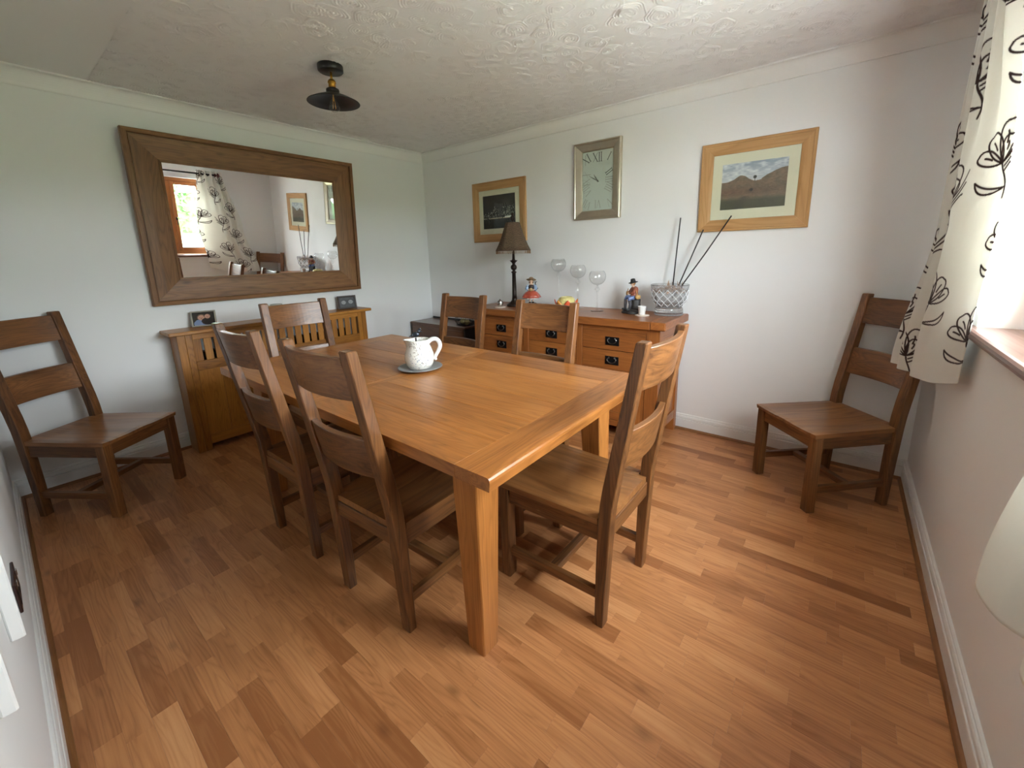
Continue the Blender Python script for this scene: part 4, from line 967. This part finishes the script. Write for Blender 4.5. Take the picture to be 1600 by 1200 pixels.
# ------------------------------------------------------------------ photos and tin on the radiator cover
def portrait(dark, bg, faces, bw_=False):
    def fn(U, V):
        out = np.zeros(U.shape + (3,)) + sl(*bg)[None, None] * (0.6 + .8 * vnoise(U, V, 6, 12))[..., None]
        for (fx, fy, fr, shirt, hair) in faces:
            body = ((U - fx) / (fr * 2.1)) ** 2 + ((V - (fy - fr * 2.6)) / (fr * 2.0)) ** 2 < 1; out[body] = sl(*shirt)
            hr = ((U - fx) / (fr * 1.15)) ** 2 + ((V - fy - fr * .2) / (fr * 1.35)) ** 2 < 1; out[hr] = sl(*hair)
            hd = ((U - fx) / (fr * .9)) ** 2 + ((V - fy) / (fr * 1.15)) ** 2 < 1; out[hd] = sl(206, 160, 136)
            for (ex, ey, ew, eh) in ((-.36, .15, .14, .10), (.36, .15, .14, .10), (0, -.55, .34, .09), (0, -.15, .10, .16)):
                e_ = ((U - fx - ex * fr) / (ew * fr)) ** 2 + ((V - fy - ey * fr) / (eh * fr)) ** 2 < 1; out[e_] = sl(118, 76, 64)
        if bw_:
            g_ = out.mean(axis=2, keepdims=True); out = np.repeat(g_, 3, axis=2) * .62
        return out
    return fn
M_phf = plain('silver_photo_frame', lin(178, 172, 160), 0.35, metal=0.6); M_phd = plain('dark_photo_frame', lin(58, 44, 36), 0.45)
ph = empty('photo_frame', 'silver photo frame with colour snapshot at the left end of the radiator cover', 'photo frame', group='small photo frames on the radiator cover')
ph.matrix_world = Matrix.Translation((0.085, -2.205, 0.8945)) @ Matrix.Rotation(-0.30, 4, 'Z') @ Matrix.Rotation(-0.30, 4, 'Y') @ Matrix(((0, 0, 1, 0), (1, 0, 0, 0), (0, 1, 0, 0.058), (0, 0, 0, 1)))
frame_sides(0.150, 0.116, [(0, 0), (0, .008), (.003, .010), (.009, .010), (.011, .006), (.011, 0)], M_phf, ph)
grid_print(0.130, 0.096, 60, 44, portrait(1, (40, 36, 30), [(.40, .58, .17, (132, 150, 186), (120, 96, 80)), (.68, .66, .14, (44, 34, 34), (60, 42, 34))]), 0.0045, 'photograph', M_print, ph)
MB().loft([[(-.018, -.057, -.0005), (.018, -.057, -.0005), (.018, .03, -.0005), (-.018, .03, -.0005)], [(-.018, -.040, -.036), (.018, -.040, -.036), (.018, -.034, -.037), (-.018, -.034, -.037)]]).build('strut', M_black, ph)
ph = empty('photo_frame', 'dark photo frame with grey portrait at the right end of the radiator cover', 'photo frame', group='small photo frames on the radiator cover')
ph.matrix_world = Matrix.Translation((0.090, -1.085, 0.8935)) @ Matrix.Rotation(-0.18, 4, 'Z') @ Matrix.Rotation(-0.16, 4, 'Y') @ Matrix(((0, 0, 1, 0), (1, 0, 0, 0), (0, 1, 0, 0.062), (0, 0, 0, 1)))
frame_sides(0.168, 0.122, [(0, 0), (0, .010), (.003, .012), (.012, .011), (.015, .006), (.015, 0)], M_phd, ph)
grid_print(0.140, 0.094, 60, 44, portrait(1, (70, 70, 70), [(.27, .5, .16, (60, 60, 60), (50, 46, 44)), (.73, .52, .17, (70, 66, 66), (40, 36, 34))], True), 0.0045, 'photograph', M_print, ph)
MB().loft([[(-.018, -.060, -.0005), (.018, -.060, -.0005), (.018, .03, -.0005), (-.018, .03, -.0005)], [(-.018, -.050, -.040), (.018, -.050, -.040), (.018, -.044, -.041), (-.018, -.044, -.041)]]).build('strut', M_black, ph)
tn_ = empty('tin', 'small round grey lidded tin on the radiator cover behind the end chair', 'tin', (0.11, -1.712, 0.893))
MB().lathe([(0.040, 0), (0.042, 0.003), (0.042, 0.090), (0.040, 0.092), (0.001, 0.092)], 28).build('body', plain('tin_grey', lin(160, 158, 150), 0.4, metal=0.4), tn_)
MB().lathe([(0.0445, 0.0925), (0.045, 0.094), (0.045, 0.112), (0.043, 0.115), (0.001, 0.115)], 28).build('lid', plain('tin_lid', lin(188, 186, 178), 0.35, metal=0.4), tn_)

# ------------------------------------------------------------------ jug on the table
JX, JY = 2.022, -1.800
o = MB().lathe([(0.060, 0), (0.062, 0.001), (0.062, 0.003), (0.058, 0.004), (0.001, 0.004)], 32).build('coaster', plain('red_coaster', lin(150, 40, 28), 0.5), None, (JX + .01, JY - .01, TZT)); tag(o, 'round red mat under the grey plate on the dining table', 'coaster')
pl_ = empty('plate', 'small grey metal plate under the floral jug', 'plate', (JX, JY, TZT + 0.0042))
MB().lathe([(0.070, 0), (0.074, 0.001), (0.112, 0.008), (0.116, 0.0095), (0.115, 0.0115), (0.110, 0.0110), (0.076, 0.0045), (0.001, 0.0040)], 48).build('plate_body', plain('pewter', lin(148, 148, 148), 0.45, metal=0.35), pl_)
jg = empty('jug', 'cream ceramic jug with small floral sprigs standing on a grey plate', 'jug', (JX, JY, TZT + 0.0086), rz=3.80)
def jug_mat():
    M, nt, P = nodes('floral_glaze')
    tc = nd(nt, 'ShaderNodeTexCoord'); v = tc.outputs['Object']
    vo = nd(nt, 'ShaderNodeTexVoronoi'); vo.inputs['Scale'].default_value = 95; lk(nt, v, vo.inputs['Vector'])
    n1 = ramp(nt, noise(nt, v, 125, 3), [(0.57, (0, 0, 0, 1)), (0.61, (1, 1, 1, 1))]); n2 = ramp(nt, noise(nt, v, 30, 2), [(0.42, (0, 0, 0, 1)), (0.52, (1, 1, 1, 1))])
    dots = ramp(nt, vo.outputs['Distance'], [(0.20, (1, 1, 1, 1)), (0.27, (0, 0, 0, 1))])
    f = math_(nt, 'MULTIPLY', math_(nt, 'MAXIMUM', n1, math_(nt, 'MULTIPLY', dots, 0.7)), n2)
    colr = ramp(nt, noise(nt, v, 22, 1), [(0.38, lin(110, 84, 70)), (0.52, lin(132, 112, 96)), (0.66, lin(140, 150, 168))])
    lk(nt, mix(nt, math_(nt, 'MULTIPLY', f, 0.85), (0.82, 0.79, 0.72, 1), colr), P.inputs['Base Color']); P.inputs['Roughness'].default_value = 0.25; P.inputs['Coat Weight'].default_value = 0.4
    return M
M_jug = jug_mat()
def spout(r, z, a):
    if z < 0.105: return r
    t = (z - 0.105) / 0.05; d = math.exp(-(((a + PI) % (2 * PI) - PI) / 0.33) ** 2)
    return r * (1 + 0.42 * d * t)
MB().lathe([(0.052, 0), (0.058, 0.003), (0.070, 0.022), (0.077, 0.050), (0.075, 0.075), (0.066, 0.100), (0.058, 0.120), (0.056, 0.135), (0.058, 0.150), (0.0575, 0.153), (0.054, 0.152), (0.052, 0.135), (0.054, 0.118), (0.062, 0.098), (0.070, 0.07), (0.06, 0.015), (0.001, 0.010)], 56, fn=spout).build('body', M_jug, jg)
MB().tube([tuple(p) for p in crom([(-0.050, 0, 0.136), (-0.068, 0, 0.150), (-0.092, 0, 0.152), (-0.108, 0, 0.138), (-0.112, 0, 0.114), (-0.101, 0, 0.088), (-0.088, 0, 0.066), (-0.082, 0, 0.050), (-0.088, 0, 0.040)], np.linspace(0, 1, 33))], [0.0092 - 0.0035 * (k / 32) ** 2 for k in range(33)], 12, flat=1.3).build('handle', M_white_cer, jg)
bd = empty('bird_ornament', 'small dark metal bird ornament poking out of the jug', 'ornament', (JX - 0.012, JY - .006, TZT + 0.0186), rz=0.7)
MB().tube([(0, 0, 0.0005), (0, 0, 0.08), (0, 0, 0.150)], 0.0045, 8).build('rod', M_steel2, bd)
b = MB(); b.sphere((0, 0, .168), .014, 12, 8, (1.5, .8, 1.0)).sphere((.018, 0, .184), .0095, 10, 8).tube([(.024, 0, .184), (.036, 0, .182)], [.004, .001], 6).tube([(-.012, 0, .168), (-.034, 0, .156)], [.010, .003], 8, flat=.5).tube([(.018, 0, .192), (.024, .004, .199), (.030, .004, .195)], [.003, .003, .002], 6)
b.build('bird', plain('gunmetal', lin(70, 76, 84), 0.3, metal=0.8), bd)

# ------------------------------------------------------------------ ceiling lamp
cl = empty('ceiling_lamp', 'black saucer-shaded ceiling lamp with brass holder and clear filament bulb', 'ceiling lamp', (1.318, -1.722, HC))
MB().lathe([(0.066, -0.0005), (0.068, -0.003), (0.068, -0.030), (0.062, -0.036), (0.001, -0.037)], 40).build('ceiling_rose', M_black, cl)
MB().lathe([(0.0065, -0.036), (0.0065, -0.078)], 14).build('rod', M_brass, cl)
MB().lathe([(0.008, -0.070), (0.016, -0.074), (0.022, -0.086), (0.022, -0.092), (0.019, -0.094), (0.0195, -0.128), (0.023, -0.130)], 24).build('lamp_holder', M_brass, cl)
MB().lathe([(0.024, -0.118), (0.034, -0.124), (0.036, -0.134), (0.034, -0.142), (0.038, -0.146), (0.100, -0.172), (0.140, -0.192), (0.142, -0.195), (0.139, -0.196), (0.098, -0.176), (0.036, -0.150), (0.022, -0.148)], 56).build('lamp_shade', M_black, cl)
bb = MB().lathe([(0.012, -0.150), (0.013, -0.166), (0.020, -0.182), (0.029, -0.200), (0.031, -0.214), (0.027, -0.230), (0.014, -0.241), (0.001, -0.244)], 28).build('bulb', pane('bulb_glass', refl=1.5), cl)
b = MB()
for k in range(4):
    a = PI / 2 * k; b.tube([(.004 * math.cos(a), .004 * math.sin(a), -.165), (.010 * math.cos(a + .4), .010 * math.sin(a + .4), -.225)], 0.0012, 5)
b.tube([(0, 0, -.145), (0, 0, -.185)], .003, 6)
b.build('filament', plain('filament', lin(212, 150, 70), 0.4), bb)

# ------------------------------------------------------------------ curtains
def seg_dist(X, Y, ax, ay, bx, by):
    dx, dy = bx - ax, by - ay; t = np.clip(((X - ax) * dx + (Y - ay) * dy) / (dx * dx + dy * dy + 1e-12), 0, 1)
    return np.hypot(X - ax - t * dx, Y - ay - t * dy)
def bez(p0, p1, p2, p3, n=10):
    out = []
    for i in range(n + 1):
        t = i / n; q = 1 - t
        out.append((q**3 * p0[0] + 3 * q * q * t * p1[0] + 3 * q * t * t * p2[0] + t**3 * p3[0], q**3 * p0[1] + 3 * q * q * t * p1[1] + 3 * q * t * t * p2[1] + t**3 * p3[1]))
    return out
def flower_strokes():
    """outline tulip spray, about 0.19 wide x 0.24 high, stem foot at (0.02,-0.12)"""
    S_ = []; c = (0, -0.03)
    S_.append(bez((0, -.03), (.004, -.07), (.040, -.09), (.024, -.150)))
    def pet(tip, wd, lean):
        tx, ty = tip; dx, dy = tx - c[0], ty - c[1]; L = math.hypot(dx, dy); ux, uy = dx / L, dy / L; nx_, ny_ = -uy, ux
        a = bez(c, (c[0] + ux * L * .5 + nx_ * wd, c[1] + uy * L * .5 + ny_ * wd), (tx + nx_ * wd * .9, ty + ny_ * wd * .9), (tx + nx_ * wd * .1 - ux * .008, ty + ny_ * wd * .1 - uy * .008))
        b_ = bez(c, (c[0] + ux * L * .5 - nx_ * wd, c[1] + uy * L * .5 - ny_ * wd), (tx - nx_ * wd * .9, ty - ny_ * wd * .9), (tx + nx_ * wd * .1 - ux * .008, ty + ny_ * wd * .1 - uy * .008))
        return [a, b_, bez((c[0] + ux * L * .45, c[1] + uy * L * .45), (c[0] + ux * L * .55, c[1] + uy * L * .55), (c[0] + ux * L * .65, c[1] + uy * L * .65), (c[0] + ux * L * .72 + nx_ * .006, c[1] + uy * L * .72), 4)]
    for tip, wd in (((-.104, .034), .032), ((-.058, .086), .042), ((.028, .106), .046), ((.034, .056), .036)): S_ += pet(tip, wd, 0)
    for k in range(3): S_.append(bez((.008 + .002 * k, -.026 - .016 * k), (.040, -.010 - .014 * k), (.064, .014 - .012 * k), (.098 - .008 * k, .070 - .040 * k), 8))
    lf = bez((.024, -.115), (-.02, -.108), (-.07, -.092), (-.100, -.058)); S_.append(lf); S_.append(bez((-.100, -.058), (-.095, -.118), (-.03, -.122), (.024, -.115)))
    return S_
FL = flower_strokes()
def paint_curtain(Ucm, Vcm, centres, base, ink):
    D = np.full(Ucm.shape, 1.0)
    for (cx_, cy_, fl_) in centres:
        mk = (abs(Ucm - cx_) < .24) & (abs(Vcm - cy_) < .19)
        if not mk.any(): continue
        X = (Ucm[mk] - cx_) * fl_; Y = Vcm[mk] - cy_; d = np.full(X.shape, 1.0)
        for s_ in FL:
            for (p, q) in zip(s_[:-1], s_[1:]): d = np.minimum(d, seg_dist(X, Y, p[0], p[1], q[0], q[1]))
        D[mk] = np.minimum(D[mk], d)
    t = np.clip((D - 0.0026) / 0.0016, 0, 1)[..., None]
    return np.array(ink)[None, None] * (1 - t) + np.array(base)[None, None] * t
def curtain_mat():
    M, nt, P = nodes('cream_curtain_cloth')
    a = nd(nt, 'ShaderNodeAttribute', attribute_name='col'); lk(nt, a.outputs['Color'], P.inputs['Base Color'])
    P.inputs['Roughness'].default_value = 0.8; P.inputs['Specular IOR Level'].default_value = 0.2; P.inputs['Sheen Weight'].default_value = 0.1
    tc = nd(nt, 'ShaderNodeTexCoord'); lk(nt, bump(nt, noise(nt, tc.outputs['Object'], 6, 4, 0.6), 0.25, 0.02), P.inputs['Normal'])
    out = nt.nodes['Material Output']; tr = nd(nt, 'ShaderNodeBsdfTranslucent'); lk(nt, a.outputs['Color'], tr.inputs[0]); mx = nd(nt, 'ShaderNodeMixShader'); mx.inputs[0].default_value = 0.26
    lk(nt, P.outputs[0], mx.inputs[1]); lk(nt, tr.outputs[0], mx.inputs[2]); lk(nt, mx.outputs[0], out.inputs[0])
    return M
M_curt = curtain_mat()
def curtain(levels, ztop, hem, width, centres, nu, nv, parent, base=lin(240, 238, 230)[:3], ink=lin(62, 44, 42)[:3]):
    """levels: list of (v, plan polyline); hem(u) gives the bottom height"""
    us = np.linspace(0, 1, nu); vs = np.linspace(0, 1, nv)
    plans = [crom(p, us) for _, p in levels]; lv = np.array([v for v, _ in levels])
    hz = np.array([hem(u) for u in us]); V = np.zeros((nv, nu, 3))
    for j, v in enumerate(vs):
        k = int(np.clip(np.searchsorted(lv, v) - 1, 0, len(lv) - 2)); f = (v - lv[k]) / (lv[k + 1] - lv[k]); f = f * f * (3 - 2 * f)
        xy = plans[k] * (1 - f) + plans[k + 1] * f
        V[j, :, :2] = xy; V[j, :, 2] = ztop + (hz - ztop) * v
    # cloth coordinate from the mid-level arc length
    mid = plans[1]; ds = np.concatenate([[0], np.cumsum(np.hypot(*np.diff(mid, axis=0).T))])
    Uc, Vc = np.meshgrid(ds, 1 - vs); Vc = Vc * (ztop - hz.mean())
    colr = paint_curtain(Uc, Vc, centres, base, ink)
    idx = np.arange(nu * nv).reshape(nv, nu)
    F = np.stack([idx[:-1, :-1], idx[:-1, 1:], idx[1:, 1:], idx[1:, :-1]], -1).reshape(-1, 4)
    me = bpy.data.meshes.new('cloth'); me.vertices.add(nu * nv); me.vertices.foreach_set('co', V.reshape(-1).astype(np.float32))
    me.loops.add(F.size); me.polygons.add(len(F)); me.loops.foreach_set('vertex_index', F.reshape(-1).astype(np.int32))
    me.polygons.foreach_set('loop_start', np.arange(0, F.size, 4, dtype=np.int32)); me.update(calc_edges=True)
    me.polygons.foreach_set('use_smooth', np.ones(len(F), dtype=bool))
    ca = me.attributes.new('col', 'FLOAT_COLOR', 'POINT'); ca.data.foreach_set('color', np.concatenate([colr.reshape(-1, 3), np.ones((nu * nv, 1))], 1).astype(np.float32).ravel())
    o = bpy.data.objects.new('cloth', me); COL.objects.link(o); me.materials.append(M_curt); o.parent = parent
    sd = o.modifiers.new('thick', 'SOLIDIFY'); sd.thickness = 0.0025; sd.offset = 0
    return o, ds[-1]
XR = 4.082
cA = empty('curtain', 'cream curtain with brown outlined flowers hanging over the corner chair', 'curtain', (0, 0, 0), group='cream flowered curtains')
topA = [(4.10, -.70), (4.05, -.72), (4.115, -.75), (4.05, -.78), (4.115, -.815), (4.05, -.85), (4.115, -.885), (4.055, -.925), (4.10, -.955), (4.06, -.985), (4.11, -1.02)]
midA = [(4.095, -.50), (4.050, -.57), (4.085, -.62), (4.045, -.67), (4.09, -.72), (4.055, -.775), (4.062, -.83), (4.083, -.89), (4.103, -.95), (4.122, -1.01), (4.132, -1.08)]
botA = [(4.02, -.345), (3.985, -.42), (4.03, -.475), (4.000, -.545), (4.052, -.60), (4.035, -.665), (4.068, -.725), (4.085, -.79), (4.100, -.85), (4.118, -.92), (4.128, -1.00)]
cenA = [(0.66, 0.20, .74), (0.75, 0.52, .74), (0.62, 0.83, .74), (0.76, 1.14, .74), (0.62, 1.42, .74), (0.24, 0.10, 1), (0.36, 0.36, -1), (0.16, 0.56, 1), (0.34, 0.76, 1), (0.14, 0.95, -1), (0.36, 1.16, 1), (0.16, 1.34, 1), (0.08, 0.28, 1)]
_, wA = curtain([(0, topA), (0.55, midA), (1, botA)], 2.275, lambda u: 0.785 + 0.07 * max(0, (u - .6) / .4) ** 1.5, 1.0, cenA, 330, 500, cA)
cB = empty('curtain', 'shadowed cream curtain at the near window side, cut off by the photo edge', 'curtain', (0, 0, 0), group='cream flowered curtains')
topB = [(4.10, -2.42), (4.05, -2.46), (4.115, -2.50), (4.05, -2.54), (4.115, -2.58), (4.05, -2.62), (4.115, -2.66), (4.05, -2.70), (4.11, -2.74)]
midB = [(4.06, -2.26), (4.04, -2.33), (4.09, -2.38), (4.045, -2.43), (4.09, -2.48), (4.05, -2.53), (4.09, -2.58), (4.05, -2.63), (4.09, -2.68)]
botB = [(4.035, -2.12), (3.995, -2.16), (4.005, -2.24), (4.05, -2.29), (4.01, -2.34), (4.02, -2.42), (4.06, -2.47), (4.01, -2.54), (4.06, -2.60)]
curtain([(0, topB), (0.55, midB), (1, botB)], 2.275, lambda u: 0.775 - 0.02 * u, 1.0, [(0.34, 0.25, 1), (0.2, 0.62, -1), (0.4, 0.9, 1), (0.16, 1.2, 1), (0.42, 1.36, -1)], 150, 220, cB)
rd = empty('curtain_rod', 'dark curtain pole with round red-brown end knob above the window', 'curtain rod', (XR, -1.6, 2.225))
MB().tube([(0, 0.80, 0), (0, -1.3, 0)], 0.012, 14).build('pole', M_blackm, rd)
for y in (0.83, -1.335): MB().sphere((0, y, 0), 0.036, 16, 10, (1, 1, 1)).build('finial', plain('red_brown_lacquer', lin(86, 34, 34), 0.3), rd)
for y in (0.72, -1.22): MB().tube([(0.083, y, -.03), (0.07, y, -.014), (0.0, y, -0.016)], 0.007, 8).box(0.074, 0.083, y - .02, y + .02, -.06, .02, .002).build('bracket', M_blackm, rd)

# ornament on the sill
og = empty('sill_ornament', 'small white and silver cat ornament on the window sill', 'ornament', (LX + 0.055, -1.46, WZ0))
MB().lathe([(0.030, 0), (0.033, 0.004), (0.036, 0.025), (0.030, 0.055), (0.020, 0.072), (0.016, 0.078)], 20).build('body', M_white_cer, og)
b = MB(); b.sphere((0, 0, .095), .024, 14, 8)
for s in (-1, 1): b.tube([(0, s * .012, .112), (0, s * .016, .128)], [.008, .001], 6)
b.tube([(-.022, 0, .092), (-.030, 0, .090)], [.007, .004], 6); b.build('head', M_white_cer, og)
for s in (-1, 1): MB().tube([(-.02, s * .018, .05), (-.034, s * .016, .02), (-.040, s * .015, .004)], [.009, .008, .008], 8).build('paw', M_steel, og)

# ------------------------------------------------------------------ front wall: dark socket and white wall rack
so = empty('wall_socket', 'dark metal double wall socket low on the wall at the left edge', 'socket', (1.85, -LY, 0.40))
MB().box(-0.080, 0.080, 0.0005, 0.007, -0.048, 0.048, 0.002).build('plate', plain('antique_bronze_plate', lin(72, 52, 48), 0.3, metal=0.6), so)
for s in (-1, 1):
    MB().box(s * .038 - .026, s * .038 + .026, 0.0072, 0.0082, -.030, .012, .0005).build('outlet', M_black, so)
    MB().box(s * .038 - .007, s * .038 + .007, 0.0072, 0.0112, .020, .038, .001).build('switch', M_steel, so)
rk = empty('wall_rack', 'white painted rack fixed to the wall at the left edge, cut off by the photo', 'rack', (2.5, -LY, 0.80))
MB().box(-0.170, -0.150, 0.0005, 0.024, -0.275, 0.55, 0.003, 'z').build('upright', M_white, rk)
MB().box(0.235, 0.262, 0.0005, 0.020, -0.150, 0.55, 0.003, 'z').build('upright', M_white, rk)
for k, (x, z0) in enumerate(((0.195, -0.13), (0.165, -0.06))): MB().tube([(x, 0.010, z0), (x, 0.010, 0.55)], 0.005, 8).build('rod', M_white, rk)
MB().box(-0.172, 0.264, 0.0005, 0.018, 0.5505, 0.580, 0.003, 'x').build('rail', M_white, rk)
